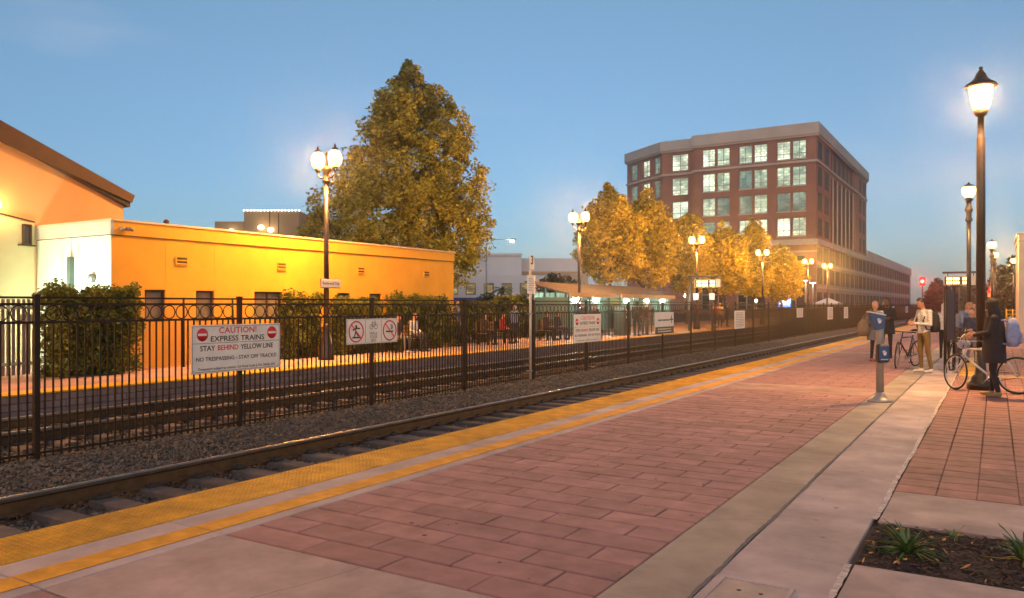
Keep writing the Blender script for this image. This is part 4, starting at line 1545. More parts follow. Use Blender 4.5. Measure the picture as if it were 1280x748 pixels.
for p in (((-.062, 0), (-.03, .07)), ((-.03, .07), (.05, .07)), ((.062, 0), (.045, .1)), ((-.062, 0), (.0, 0)), ((0, 0), (.05, .07)), ((0, 0), (-.035, .085)), ((.045, .1), (.02, .105)), ((-.05, .085), (-.02, .085))):
    b.tube([(p[0][0], 0, p[0][1]), (p[1][0], 0, p[1][1])], .005, 4)
for q in range(len(b.v)):
    b.v[q] = (b.v[q][0], b.v[q][1] * .1, b.v[q][2])
b.build('pictogram', M_greyp, t, (w * .01, -.008, h * .68))
for k, s_ in enumerate(('WALK', 'YOUR', 'BIKE')):
    lettering(t, s_, .075, w * .01, h * (.40 - .14 * k), .0075, M_greyp, .0005)
screws(t, [(-w / 2 + .03, h - .03), (w / 2 - .03, h - .03), (-w / 2 + .03, .03), (w / 2 - .03, .03)])

d3 = on_x(733, XF + .05)[0]
t, w, h = board_sign('warning_sign', 'smaller white CAUTION sign on the fence before the shelter', 'sign', 717, 751, z_at(428, d3), z_at(393, d3))
MB().box(-w / 2 + .01, w / 2 - .01, -.0072, -.0052, h * .55, h * .555).build('rule_line', M_black, t)
for s in (-1, 1):
    no_entry(t, s * w * .385, h * .74, h * .12)
lettering(t, 'CAUTION!', .15, 0, h * .86, .0075, M_redp, .001, width=w * .5)
lettering(t, 'EXPRESS TRAINS', .12, 0, h * .68, .0075, M_black, .001, width=w * .55)
for word, m_, a, c in (('STAY', M_black, .0, .19), ('BEHIND', M_redp, .225, .50), ('YELLOW LINE', M_black, .535, 1.0)):
    lettering(t, word, .11, -w * .43 + w * .86 * (a + c) / 2, h * .43, .0075, m_, .001, width=w * .86 * (c - a))
lettering(t, 'NO TRESPASSING - STAY OFF TRACKS!', .085, 0, h * .25, .0075, M_black, .0006, width=w * .92)
lettering(t, 'Trespassers subject to citation.', .05, 0, h * .08, .0075, M_black, 0, width=w * .8)

def print_rows(t, w, z0, z1, n, m, frac=.8):
    b = MB()
    for k in range(n):
        z = z1 - (z1 - z0) * (k + .5) / n
        x = -w * frac / 2
        while x < w * frac / 2 - .05:
            l = random.uniform(.05, .16)
            b.box(x, min(x + l, w * frac / 2), -.0072, -.0052, z - (z1 - z0) / n * .22, z + (z1 - z0) / n * .22)
            x += l + .03
    b.build('print', m, t)

d4 = on_x(830, XF + .05)[0]
t, w, h = board_sign('direction_sign', 'white and brown direction sign with an arrow on the fence', 'sign', 818.5, 842, z_at(417.5, d4), z_at(390.5, d4))
MB().box(-w / 2 + .006, w / 2 - .006, -.0082, -.0062, .006, h * .33).build('lower_panel', M_brownp, t)
print_rows(t, w * .75, h * .55, h * .72, 1, M_black, .9)
print_rows(t, w, h * .06, h * .28, 2, M_white, .7)
for o in t.children:
    if o.name.startswith('print') and o.data.materials[0] == M_white:
        o.location.y = -.003
b = MB().box(w * .36, w * .40, -.0075, -.0055, h * .48, h * .84).box(w * .30, w * .46, -.0074, -.0054, h * .63, h * .69)
b.build('arrow', M_black, t)
for px0, px1, pb, pt, lab in ((918, 931, 411, 388.5, 'tall notice with lines of print, on the fence right of the brown sign'), (996, 1003.5, 397, 385.5, 'small square notice on the fence below the plaza lights'), (1034.5, 1041, 399.5, 384, 'upright notice with a dark foot on the fence, below the farthest lamp'),
                              (1055, 1060, 398, 384, 'narrow notice on the fence left of the woman with the bag'), (1115.5, 1118, 393, 383, 'narrow notice on the fence right of the woman in black'), (1132, 1135, 391, 383, 'distant narrow notice on the fence left of the man with the phone')):
    dd = on_x((px0 + px1) / 2, XF + .05)[0]
    t, w, h = board_sign('notice_board', lab, 'sign', px0, px1, z_at(pb, dd), z_at(pt, dd), group='notices along the fence')
    print_rows(t, w, h * .1, h * .92, 9, M_greyp, .75)

# numbered post beside the fence
Xp = XF + .12
dp, yp_ = on_x(663, Xp)
t = thing('numbered_post', 'pale post with two notices and a number 3 plate on top', 'sign', (Xp, yp_, -.3))
MB().tube([(0, 0, 0), (0, 0, z_at(338, dp) + .3)], .032, 8).build('post', mat('post_pale', (.5, .42, .34), .5, .1, 4), t)
zc = z_at(327, dp) + .3
pl = MB().box(.036, .046, -.11, .11, zc - .2, zc + .16).build('number_plate', mat('plate_clear', (.74, .66, .60), .4, .05, 4), t)
me = text_mesh('3', .30, .006)
me.materials.clear(); me.materials.append(M_black)
o = link('lettering', me, pl, (.0475, 0, zc + .02)); o.rotation_euler = (PI / 2, 0, PI / 2)
for s, tw in ((-1, -.25), (1, .3)):
    nb = MB().cbox((0, 0, 0), .014, .19, .46, .004).build('notice', M_white, t, (.05, s * .105, z_at(356, dp) + .3))
    nb.rotation_euler = (0, 0, tw)
    b = MB()
    for k in range(6):
        b.box(.0075, .009, -.06, .06, .14 - k * .055 - .008, .14 - k * .055 + .008)
    b.build('print', M_greyp, nb)
for z in (.25, z_at(393, dp) + .3):
    MB().box(-.12, .04, -.05, .05, z, z + .025).build('clamp', M_metal_grey, t)

# ================================================================== FAR PLATFORM FURNITURE
M_roof = mat('seam_roof', (.11, .08, .055), .6, .15, 2)
M_shell = mat('shelter_green', (.05, .09, .07), .6, .15, 2)
M_tube = mat('shelter_tube', (1, 1, 1), .4, emit=150, ecol=(.84, 1.0, .88))
def shelter(label, ya_, yb_, lamps):
    t = thing('platform_shelter', label, 'shelter', (-17.6, ya_, 0), 0, 'shelters on the far platform')
    L = yb_ - ya_
    ze, zr_ = 2.06, 2.72
    MB().prism([(-1.9, zr_ - .05), (-1.9, zr_), (.55, ze + .05), (.55, ze), ], 'y', -.3, L + .3).build('roof', M_roof, t)
    n = int(L / .42)
    for k in range(n + 1):
        y = -.28 + (L + .56) * k / n
        MB().prism([(-1.9, zr_), (-1.9, zr_ + .04), (.55, ze + .09), (.55, ze + .05)], 'y', y - .018, y + .018).build('seam', M_roof, t)
    MB().box(.54, .60, -.32, L + .32, ze - .10, ze + .10).build('gutter', mat('gutter_orange', (.45, .25, .10), .6, .1, 3), t)
    for k in range(5):
        y = .06 + (L - .12) * k / 4
        for x in (-1.6, .35):
            MB().box(x - .045, x + .045, y - .045, y + .045, 0, ze + (.0 if x > 0 else .5)).build('post', M_shell, t)
    wl_ = MB()
    for k in range(8):
        wl_.box(-1.66, -1.64, .1 + (L - .2) * k / 8 + .04, .1 + (L - .2) * (k + 1) / 8 - .04, .25, 2.2)
    wl_.build('back_panel', mat('shelter_panel', (.13, .21, .165), .35, .1, 2), t)
    for k in range(2):
        MB().box(-1.5, .3, (0.0, L - .02)[k], (0.02, L)[k], .3, 1.95).build('end_panel', mat('shelter_panel'  , (.13, .21, .165)), t)
    for u in lamps:
        f = MB().cbox((.38, u * L, ze - .14), .10, .5, .06, .02).build('light_fitting', M_metal_grey, t)
        MB().sphere((.40, u * L, ze - .26), .13, 10, 7, sc=(.8, 2.2, .8)).build('lamp_globe', M_tube, f)
    MB().box(-1.45, -1.0, .5, L - .5, .42, .47).box(-1.3, -1.15, .6, .7, 0, .42).box(-1.3, -1.15, L - .7, L - .6, 0, .42).build('bench', M_metal_grey, t)
    return t
shelter('lit platform shelter nearer the numbered post', on_x(712, -17.2)[1], on_x(763, -17.2)[1], (.12, .62))
shelter('lit platform shelter nearer the hanging display', on_x(776, -17.2)[1], on_x(838, -17.2)[1], (.1, .48, .82))

# ticket machine
t = thing('ticket_machine', 'dark ticket machine with white notices in front of the shelter', 'ticket machine', (-16.6, on_x(778, -16.6)[1], 0))
MB().cbox((0, 0, .75), .6, .8, 1.5, .03).build('body', mat('machine_green', (.03, .045, .04), .5, .2, 4), t)
MB().cbox((.305, .0, 1.28), .01, .5, .22, .003).build('notice', M_white, t)
MB().cbox((.305, 0, .95), .01, .5, .1, .003).build('screen', M_white, t)

# hanging departure display, far platform
M_led = mat('led_text', (1, .6, .2), .5, emit=7, ecol=(1.0, .56, .16))
M_case = mat('display_case', (.035, .028, .022), .5, .2, 4)
def display(label, x, y, z_top, left_post, w=1.75, rz=0.0, scale=1.0):
    t = thing('departure_display', label, 'display', (x, y, 0), rz, 'departure displays')
    u0 = 0.0
    if left_post:
        MB().box(-.08, .08, -.08, .08, 0, z_top).build('post', M_case, t)
        MB().box(.081, w + .25, -.05, .05, z_top - .1, z_top).build('arm', M_case, t)
        u0 = .28
    else:
        MB().box(w * .45 - .05, w * .45 + .05, .0, .08, 0, z_top - .72).build('post', M_case, t)
        MB().box(-.05, w + .05, -.10, .18, z_top - .1, z_top).build('arm', mat('hood_red', (.10, .03, .03), .6), t)
    c = MB().box(u0, w + u0 - .15, -.09, .09, z_top - .72, z_top - .24).build('display_case', mat('display_white', (.6, .5, .38), .5, .05, 4), t)
    for k in (0.12, .85):
        MB().box(u0 + w * k - .02, u0 + w * k + .02, -.02, .02, z_top - .24, z_top - .1).build('hanger', M_case, t)
    MB().box(u0 + .05, u0 + w - .42, -.096, -.091, z_top - .69, z_top - .27).build('screen', mat('screen_dark', (.05, .03, .015), .3), c)
    for r in range(2):
        z0 = z_top - .45 - r * .2
        for a, b_ in ((.05, .30), (.33, .62), (.74, 1.0)):
            ww = w - .55
            bb_ = MB()
            n = max(2, int((b_ - a) * ww / .085))
            for q in range(n):
                xx = u0 + .10 + ww * (a + (b_ - a) * q / n)
                bb_.box(xx, xx + .06, -.0995, -.0965, z0, z0 + .13)
            bb_.build('led_row', M_led, c)
    return t
X7, Y7 = -16.0, on_x(863, -16.0)[1]
dd = on_x(863, -16.0)[0]
tdsp = display('hanging departure display on the far platform, amber text', X7, Y7, z_at(345, dd), True)
for u, lab in ((.35, 'left'), (1.35, 'right')):
    s = MB().box(u - .16, u + .16, -.015, .015, z_at(375, dd), z_at(367, dd)).build('platform_plate', M_white, tdsp)
MB().box(1.30, 1.42, -.03, .03, 0, z_at(375, dd)).build('plate_post', M_case, tdsp)
x, y = at_d(1179.5, 42)
display('departure display above the near platform, beside the ornate lamp', x, y, z_at(340, 42), False, w=1.62)

# railway signal (red) and crossing signal
x, y = at_d(1153, 122)
t = thing('railway_signal', 'red railway signal glowing beyond the end of the fence', 'signal', (x, y, -.4))
z = z_at(352, 122) + .4
MB().tube([(0, 0, 0), (0, 0, z + .6)], .08, 8).build('mast', M_iron, t)
h = MB().cbox((0, -.12, z), .8, .12, 1.3, .1).build('backplate', M_iron, t)
MB().lathe([(.30, 0), (.30, .04), (.2, .08)], n=16).build('lens', M_red_lamp, h, (0, -.19, z)).rotation_euler = (PI / 2, 0, 0)
bulb_light(t, (0, -.45, z), 1500, (1.0, .03, .02), .2)
x, y = at_d(1239.5, 74)
t = thing('crossing_signal', 'crossing signal with a small red light right of the tall lantern post', 'signal', (x, y, 0))
z = z_at(362, 74)
MB().tube([(0, 0, 0), (0, 0, z + .5)], .06, 8).build('mast', M_metal_grey, t)
h = MB().cbox((0, -.1, z), .5, .1, .5, .08).build('backplate', M_iron, t)
MB().sphere((0, -.16, z), .13, 10, 7, sc=(1, .5, 1)).build('lens', M_red_lamp, h)
bulb_light(t, (0, -.3, z), 300, (1.0, .03, .02), .1)
MB().cbox((0, -.08, z - .55), .62, .08, .4, .02).build('notice', mat('notice_orange', (.55, .3, .12), .6), t)

# yellow railing and bollards in the distance
x, y = at_d(1258, 62)
t = thing('yellow_railing', 'yellow railing beside the cream building at the right edge', 'railing', (x, y, 0))
M_yr = mat('railing_yellow', (.6, .33, .03), .5, .1, 4)
for k in range(4):
    MB().tube([(k * .42, 0, 0), (k * .42, 0, 1.25 + (0.45 if k == 3 else 0))], .045, 8).build('post', M_yr, t)
for z in (.55, .85, 1.15):
    MB().tube([(0, 0, z), (1.26, 0, z)], .035, 6).build('rail', M_yr, t)

# cafe umbrella, awning and blue screen near the office
x, y = at_d(1035, 100)
t = thing('cafe_umbrella', 'white square umbrella on the plaza before the office', 'umbrella', (x, y, 0))
MB().tube([(0, 0, 0), (0, 0, 2.2)], .04, 6).build('pole', M_metal_grey, t)
b = MB().add([(-1.5, -1.5, 1.75), (1.5, -1.5, 1.75), (1.5, 1.5, 1.75), (-1.5, 1.5, 1.75), (0, 0, 2.5), (-1.5, -1.5, 1.65), (1.5, -1.5, 1.65), (1.5, 1.5, 1.65), (-1.5, 1.5, 1.65)],
             [(0, 1, 4), (1, 2, 4), (2, 3, 4), (3, 0, 4), (5, 6, 1, 0), (6, 7, 2, 1), (7, 8, 3, 2), (8, 5, 0, 3)])
b.build('canopy', mat('canvas_white', (.7, .66, .6), .8), t)
x, y = at_d(973, 98)
t = thing('lit_sign', 'small blue and white lit sign under the orange trees', 'sign', (x, y, 0))
MB().box(.05, .15, .03, .1, 0, 1.5).box(1.2, 1.3, .03, .1, 0, 1.5).build('post', M_case, t)
MB().box(0, 1.5, 0, .03, 1.3, 2.4).build('board', mat('lit_blue', (.05, .1, .5), .5, emit=2.2, ecol=(.10, .25, 1.0)), t)
MB().box(.08, .35, -.01, -.002, 1.5, 2.3).box(.45, .6, -.01, -.002, 1.5, 2.2).box(.7, .95, -.01, -.002, 1.5, 2.2).box(1.05, 1.35, -.01, -.002, 1.5, 2.1).build('print', mat('lit_white', (1, 1, 1), .5, emit=3, ecol=(.8, .9, 1)), t)
for i, (px, d, z, lab) in enumerate(((970, 110, 2.9, 'leftmost small plaza globe under the orange trees'), (977, 110, 2.6, 'middle small plaza globe under the orange trees'), (945, 92, 1.9, 'small low globe light behind the fence near the orange lamp'), (857, 75, 2.3, 'white globe light left of the hanging display'))):
    x, y = at_d(px, d)
    t = thing('globe_light', lab, 'lamp', (x, y, 0), 0, 'small globe lights')
    MB().tube([(0, 0, 0), (0, 0, z)], .04, 6).build('post', M_case, t)
    MB().sphere((0, 0, z + .15), .17, 8, 6).build('lamp_globe', mat('small_globe', (1, .9, .7), .4, emit=12, ecol=(1, .85, .6)), t)

# slat fence and chain-link fence behind the far platform
t = thing('slat_fence', 'grey slat fence left of the shaggy hedge', 'fence', (-17.95, 5.2, 0))
for k in range(38):
    MB().box(-.012, .012, k * .105, k * .105 + .06, .08, 1.72).build('slat', mat('slat_grey', (.16, .13, .11), .8, .2, 4), t)
MB().box(.014, .05, -.05, 4.05, .3, .36).box(.014, .05, -.05, 4.05, 1.5, 1.56).build('rail', M_metal_grey, t)
t = thing('chain_link_fence', 'thin chain-link fence in front of the orange wall', 'fence', (-17.72, hy_(160, -17.72), 0))
Lc_ = hy_(345, -17.72) - hy_(160, -17.72)
b = MB()
st_ = .075
n = int((Lc_ + 1.7) / st_)
for k in range(n):
    for s in (0, 1):
        y0_ = k * st_ - 1.7
        a, c = (y0_, y0_ + 1.7)
        ta, tc_ = max(0, -a / 1.7), min(1, (Lc_ - a) / 1.7)
        if tc_ <= ta:
            continue
        za, zc_ = (ta, tc_) if s == 0 else (1 - ta, 1 - tc_)
        b.tube([(s * .004, a + ta * 1.7, .05 + za * 1.68), (s * .004, a + tc_ * 1.7, .05 + zc_ * 1.68)], .0022, 3, caps=False)
stuff(b.build('mesh', M_metal_grey, t))
for k in range(4):
    MB().tube([(0, Lc_ * k / 3, 0), (0, Lc_ * k / 3, 1.78)], .028, 8).build('post', M_iron, t)
MB().tube([(0, 0, 1.75), (0, Lc_, 1.75)], .018, 6).build('top_rail', M_iron, t)

# ================================================================== NEAR PLATFORM FURNITURE
# ticket card reader
x, y = ground(1100, 502)
dr = 13.02
rd = thing('card_reader', 'grey ticket card reader post with two blue panels', 'card reader', (x, y, 0), YAW * .9)
M_alu = mat('reader_post', (.34, .30, .26), .45, .1, 6, metal=.3)
M_blue = mat('reader_blue', (.022, .06, .14), .4, .1, 3)
MB().lathe([(.20, 0), (.20, .025), (.13, .05), (.09, .10), (.068, .16)], n=20).build('base', M_alu, rd)
MB().lathe([(.062, .15), (.060, 1.46), (.045, 1.50)], n=16).build('post', M_alu, rd)
z0, z1_ = z_at(453, dr), z_at(430, dr)
bx_ = MB().cbox((0, -.10, (z0 + z1_) / 2), .19, .13, z1_ - z0, .025).build('reader_box', mat('reader_black', (.02, .02, .024), .4), rd)
MB().cbox((0, -.168, (z0 + z1_) / 2), .155, .01, (z1_ - z0) * .8, .004).build('panel', M_blue, bx_)
wz0, wz1 = z_at(413, dr), z_at(391, dr)
wing = MB().add([(-.19, -.05, wz1), (.062, -.07, wz1 - .05), (.045, -.08, wz0 + .03), (-.09, -.08, wz0 + .01), (-.19, .05, wz1), (.062, .07, wz1 - .05), (.045, .07, wz0 + .03), (-.09, .07, wz0 + .01)],
                [(0, 1, 2, 3), (7, 6, 5, 4), (0, 4, 5, 1), (1, 5, 6, 2), (2, 6, 7, 3), (3, 7, 4, 0)]).build('wing_panel', M_blue, rd)
MB().cbox((-.062, 0, wz1 - .016), .28, .15, .016, .006, rot=Matrix.Rotation(math.radians(11), 3, 'Y')).build('rim', mat('reader_rim', (.55, .55, .58), .4), wing)
def hand_icon(par, u, v, off, s):
    b = MB()
    b.cbox((0, 0, -.2), .5, .02, .5, .0)
    for k, (dx, l) in enumerate(((-.22, .42), (-.07, .5), (.08, .46), (.22, .36))):
        b.cbox((dx, 0, .05 + l / 2), .11, .02, l, 0)
    b.cbox((.36, 0, -.05), .1, .02, .36, 0, rot=Matrix.Rotation(math.radians(28), 3, 'Y'))
    b.v = [(p[0] * s, p[1] * s * .1, p[2] * s) for p in b.v]
    o = b.build('hand_symbol', M_white, par, (u, -off, v))
    o.rotation_euler = (0, math.radians(-18), 0)
hand_icon(bx_, 0, (z0 + z1_) / 2 + .01, .182, .085)
hand_icon(wing, -.05, (wz0 + wz1) / 2 + .01, .098, .09)
b = MB()
for k in range(7):
    b.box(-.055 + k * .0165, -.043 + k * .0165, -.181, -.179, z0 + .05, z0 + .063)
b.build('print', M_white, bx_)

# dark information board seen edge-on
x, y = ground(1187, 465)
t = thing('information_board', 'dark information board on a thin post, seen edge-on between the bicycles', 'sign', (x, y, 0), math.radians(52))
for s in (-1, 1):
    MB().tube([(s * .42, 0, 0), (s * .42, 0, 2.02)], .035, 8).build('post', M_iron, t)
MB().cbox((0, 0, 1.35), .78, .05, 1.2, .01).build('board', mat('board_dark', (.04, .02, .018), .5, .1, 3), t)
t.rotation_euler = (0, 0, YAW - math.radians(31.5) + math.radians(80))

# utility box cover in the pale strip
M_cover = mat('utility_cover', (.38, .30, .26), .7, .15, 6, .3, 90, stain=.2)
t = MB().cbox((0, 0, 0), .40, .56, .016, .006).build('utility_cover', M_cover, None, (-1.16, 4.28, .003))
tag(t, 'rectangular utility cover set in the pale concrete strip', 'utility cover')
fr_ = MB()
for a in ((-.205, .205, -.30, -.278), (-.205, .205, .278, .30), (-.205, -.183, -.278, .278), (.183, .205, -.278, .278)):
    fr_.box(*a, -.004, .012)
fr_.build('rim', M_concrete_pale, t)
for dx in (-.06, .06):
    MB().lathe([(.014, .0), (.014, .0095)], (dx, .12, 0), 8).build('lifting_hole', M_black, t)

# strap-leaved plants in the bed
L_lily = mat('lily_leaf', (.07, .13, .03), .5, .3, 6, island=.35)
def lily(label, x, y, n, s):
    t = thing('lily_plant', label, 'plant', (x, y, -.02), 0, 'plants in the bed')
    for i in range(n):
        th = random.uniform(0, 2 * PI)
        L_ = s * random.uniform(.55, 1.15)
        lean = random.uniform(.45, 1.3)
        b = MB()
        dirv = Vector((math.cos(th), math.sin(th), 0))
        sd = Vector((-math.sin(th), math.cos(th), 0))
        pts = []
        for k in range(6):
            q = k / 5
            pts.append(dirv * (L_ * q * math.sin(lean) * (.5 + .5 * q) + .02) + Vector((0, 0, max(.02, L_ * (q * math.cos(lean) * 1.1 - .62 * lean * q * q * .8) + .02))))
        vs = []
        for k in range(6):
            wd_ = .011 * s / .3 * (1 - (k / 5) ** 2.2) + .0015
            vs += [pts[k] - sd * wd_ + Vector((0, 0, .004)), pts[k], pts[k] + sd * wd_ + Vector((0, 0, .004))]
        fs = []
        for k in range(5):
            fs += [(k * 3, k * 3 + 1, k * 3 + 4, k * 3 + 3), (k * 3 + 1, k * 3 + 2, k * 3 + 5, k * 3 + 4)]
        b.add(vs, fs, 0, True)
        b.build('leaf', L_lily if random.random() < .85 else mat('lily_dry', (.30, .20, .04), .6, .2, 6), t)
    MB().tube([(0, 0, 0), (.01, 0, s * .4), (.0, .01, s * .75)], [.004, .004, .007], 6).build('flower_stalk', L_lily, t)
    return t
px1 = ground(1135, 692)
lily('strap-leaved green plant at the corner of the planting bed', px1[0], px1[1], 95, .24)
px2 = ground(1282, 702)
lily('leafy plant at the right picture edge in the planting bed', px2[0], px2[1], 40, .26)
px3 = ground(1192, 672)
lily('tiny green sprout at the back of the planting bed', px3[0], px3[1], 14, .10)

# ================================================================== ADDED HAZE (put in to draw a halo round the lamps)
hz_ = MB().box(-905, 905, -205, 1305, -1.7, 31.6).build('halo_haze', [])
stuff(hz_)
mh = bpy.data.materials.new('added_haze')
mh.use_nodes = True
mh.node_tree.nodes.clear()
ho = mh.node_tree.nodes.new('ShaderNodeOutputMaterial')
hv = mh.node_tree.nodes.new('ShaderNodeVolumePrincipled')
hv.inputs['Color'].default_value = (.93, .93, .95, 1)
hv.inputs['Density'].default_value = 0.00075
hv.inputs['Anisotropy'].default_value = 0.92
mh.node_tree.links.new(hv.outputs[0], ho.inputs['Volume'])
hz_.data.materials.append(mh)
# ================================================================== PEOPLE
def capsule(b, p0, r0, p1, r1, n=10):
    p0, p1 = Vector(p0), Vector(p1)
    d = p1 - p0
    L_ = d.length
    d = d.normalized() if L_ > 1e-6 else Vector((0, 0, 1))
    pts, rad = [], []
    for a in (-80, -50, -20):
        q = math.radians(a)
        pts.append(p0 + d * r0 * math.sin(q)); rad.append(r0 * math.cos(q))
    for a in (20, 50, 80):
        q = math.radians(a)
        pts.append(p1 + d * r1 * math.sin(q)); rad.append(r1 * math.cos(q))
    b.tube(pts, rad, n)

STAND = dict(pelvis=(0, 0, .95), waist=(0, 0, 1.10), chest=(0, 0, 1.30), neck=(0, .01, 1.46), head=(0, -.015, 1.625), look=(0, -1, 0),
             shR=(-.185, .01, 1.405), elR=(-.235, .03, 1.12), waR=(-.235, -.04, .88), shL=(.185, .01, 1.405), elL=(.235, .03, 1.12), waL=(.235, -.04, .88),
             hipR=(-.09, 0, .92), knR=(-.105, -.02, .50), anR=(-.11, .02, .09), hipL=(.09, 0, .92), knL=(.105, -.02, .50), anL=(.11, .02, .09),
             toR=(-.125, -.15, .035), toL=(.125, -.15, .035))
SIT = dict(STAND, pelvis=(0, .02, .55), waist=(0, .04, .70), chest=(0, .03, .90), neck=(0, 0, 1.06), head=(0, -.05, 1.215),
           shR=(-.185, .02, 1.0), elR=(-.23, -.02, .73), waR=(-.12, -.24, .66), shL=(.185, .02, 1.0), elL=(.23, -.02, .73), waL=(.12, -.24, .66),
           hipR=(-.09, 0, .53), knR=(-.12, -.42, .52), anR=(-.12, -.44, .09), hipL=(.09, 0, .53), knL=(.12, -.42, .52), anL=(.12, -.40, .09),
           toR=(-.13, -.60, .035), toL=(.13, -.56, .035))

def person(label, loc, rz, h, cols, pose=None, base=STAND, voxel=.016, fat=1.0, long_hair=False, hood=False, hands=True, z=0.0, coat=None, group=None, hem=None):
    """cols: skin, hair, top, bottom, shoes"""
    J = {k: Vector(v) for k, v in dict(base, **(pose or {})).items()}
    C = []
    def cap(a, ra, b_, rb, reg):
        C.append((Vector(a), ra, Vector(b_), rb, reg))
    X_ = Vector((1, 0, 0))
    side = (J['shL'] - J['shR']).normalized()
    f = fat
    for s in (-1, 1):
        cap(J['pelvis'] + side * s * .065, .105 * f, J['waist'] + side * s * .06, .10 * f, 3 if s == 9 else 2)
        cap(J['waist'] + side * s * .06, .10 * f, J['chest'] + side * s * .07, .112 * f, 2)
        cap(J['pelvis'] + side * s * .07 - Vector((0, 0, .05)), .098 * f, J['pelvis'] + side * s * .065, .10 * f, 3)
    cap(J['chest'] + Vector((0, 0, .06)), .10 * f, J['neck'] - Vector((0, 0, .04)), .07, 2)
    cap(J['shR'], .062 * f, J['shL'], .062 * f, 2)
    hd = J['head']
    lk = J['look'].normalized()
    upv = (hd - J['neck']).normalized()
    upv = (upv - lk * upv.dot(lk)).normalized()
    cap(J['neck'] - upv * .04, .055, hd - upv * .04, .05, 0)
    cap(hd - upv * .035, .077, hd + upv * .03 - lk * .01, .090, 0)
    cap(hd - upv * .085 + lk * .03, .040, hd - upv * .05 + lk * .025, .058, 0)
    cap(hd - upv * .01 + lk * .085, .010, hd - upv * .035 + lk * .098, .014, 0)
    ear = lk.cross(upv).normalized()
    for s in (-1, 1):
        cap(hd + ear * s * .083 - upv * .02, .014, hd + ear * s * .086 + upv * .015, .016, 0)
        cap(hd + ear * s * .032 + lk * .083 + upv * .004, .009, hd + ear * s * .034 + lk * .082 + upv * .004, .009, 1)
    cap(hd - upv * .065 + lk * .078 - ear * .018, .006, hd - upv * .065 + lk * .078 + ear * .018, .006, 5)
    cap(hd + upv * .052 - lk * .022, .088, hd + upv * .045 - lk * .03, .090, 1)
    cap(hd + upv * .03 - lk * .045, .082, hd - upv * .045 - lk * .05, .062, 1)
    for s in (-1, 1):
        cap(hd + ear * s * .045 + upv * .045 - lk * .01, .052, hd + ear * s * .052 - upv * .005 - lk * .035, .045, 1)
    if long_hair:
        cap(hd - upv * .02 - lk * .05, .085, hd - upv * .21 - lk * .05, .07, 1)
        for s in (-1, 1):
            cap(hd + ear * s * .075 - lk * .02, .035, hd + ear * s * .085 - upv * .17, .035, 1)
    if hood:
        cap(hd + upv * .05 - lk * .03, .115, hd - upv * .07 - lk * .03, .10, 1)
        cap(hd - upv * .09 - lk * .03, .11, J['neck'] - upv * .06, .12, 2)
    for s, k in ((-1, 'R'), (1, 'L')):
        sh, el, wa = J['sh' + k], J['el' + k], J['wa' + k]
        cap(sh, .060 * f, el, .045 * f, 2)
        cap(el, .045 * f, wa, .031, 2)
        dv = (wa - el).normalized()
        if hands:
            cap(wa, .028, wa + dv * .03, .032, 0)
            inn = side * (-s)
            ax = dv.cross(inn)
            ax = ax.normalized() if ax.length > .01 else Vector((0, 1, 0))
            cap(wa + dv * .03 - ax * .022, .022, wa + dv * .085 - ax * .028, .019, 0)
            cap(wa + dv * .03 + ax * .022, .022, wa + dv * .085 + ax * .028, .019, 0)
            for q, ln in ((-.034, .058), (-.012, .072), (.011, .068), (.032, .050)):
                a = wa + dv * .092 + ax * q
                m_ = a + dv * ln * .5 + inn * .008
                cap(a, .0105, m_, .010, 0)
                cap(m_, .010, m_ + dv * ln * .38 + inn * .026, .0085, 0)
            cap(wa + dv * .03 + ax * .035, .013, wa + dv * .075 + ax * .062 + inn * .015, .010, 0)
        else:
            cap(wa, .03, wa + dv * .10, .026, 0)
        hp, kn, an, to = J['hip' + k], J['kn' + k], J['an' + k], J['to' + k]
        cap(hp, .092 * f, kn, .060, 3)
        cap(kn, .060, an, .042, 3)
        cap(an - Vector((0, 0, .045)) + (an - to) * .12, .040, to, .036, 4)
        cap(an, .043, an - Vector((0, 0, .05)), .044, 4)
    k = h / 1.75
    b = MB()
    for a, ra, c, rb, reg in C:
        capsule(b, a * k, ra * k, c * k, rb * k)
    me = b.mesh('person', MATS['skin'])
    o = bpy.data.objects.new('person', me)
    COL.objects.link(o)
    md = o.modifiers.new('r', 'REMESH')
    md.mode = 'VOXEL'
    md.voxel_size = voxel
    md.use_smooth_shade = True
    sm = o.modifiers.new('s', 'SMOOTH')
    sm.factor = .5
    sm.iterations = 2
    bpy.context.view_layer.update()
    me2 = bpy.data.meshes.new_from_object(o.evaluated_get(bpy.context.evaluated_depsgraph_get()))
    bpy.data.objects.remove(o)
    nf = len(me2.polygons)
    cen = np.empty(nf * 3, np.float32)
    me2.polygons.foreach_get('center', cen)
    cen = cen.reshape(-1, 3).astype(float)
    best = np.full(nf, 1e9)
    idx = np.zeros(nf, np.int32)
    for a, ra, c, rb, reg in C:
        A, Bv = np.array(a * k), np.array(c * k)
        ab = Bv - A
        t_ = np.clip(((cen - A) @ ab) / max(1e-9, ab @ ab), 0, 1)
        dist = np.linalg.norm(cen - (A + t_[:, None] * ab), axis=1) - (ra + (rb - ra) * t_) * k
        m_ = dist < best
        best[m_] = dist[m_]
        idx[m_] = reg
    me2.materials.clear()
    for c in list(cols) + [MATS['lips']]:
        me2.materials.append(c)
    me2.polygons.foreach_set('material_index', idx)
    me2.polygons.foreach_set('use_smooth', np.ones(nf, bool))
    me2.name = 'person'
    p = tag(link('person', me2, None, (loc[0], loc[1], z), rz), label, 'person', group)
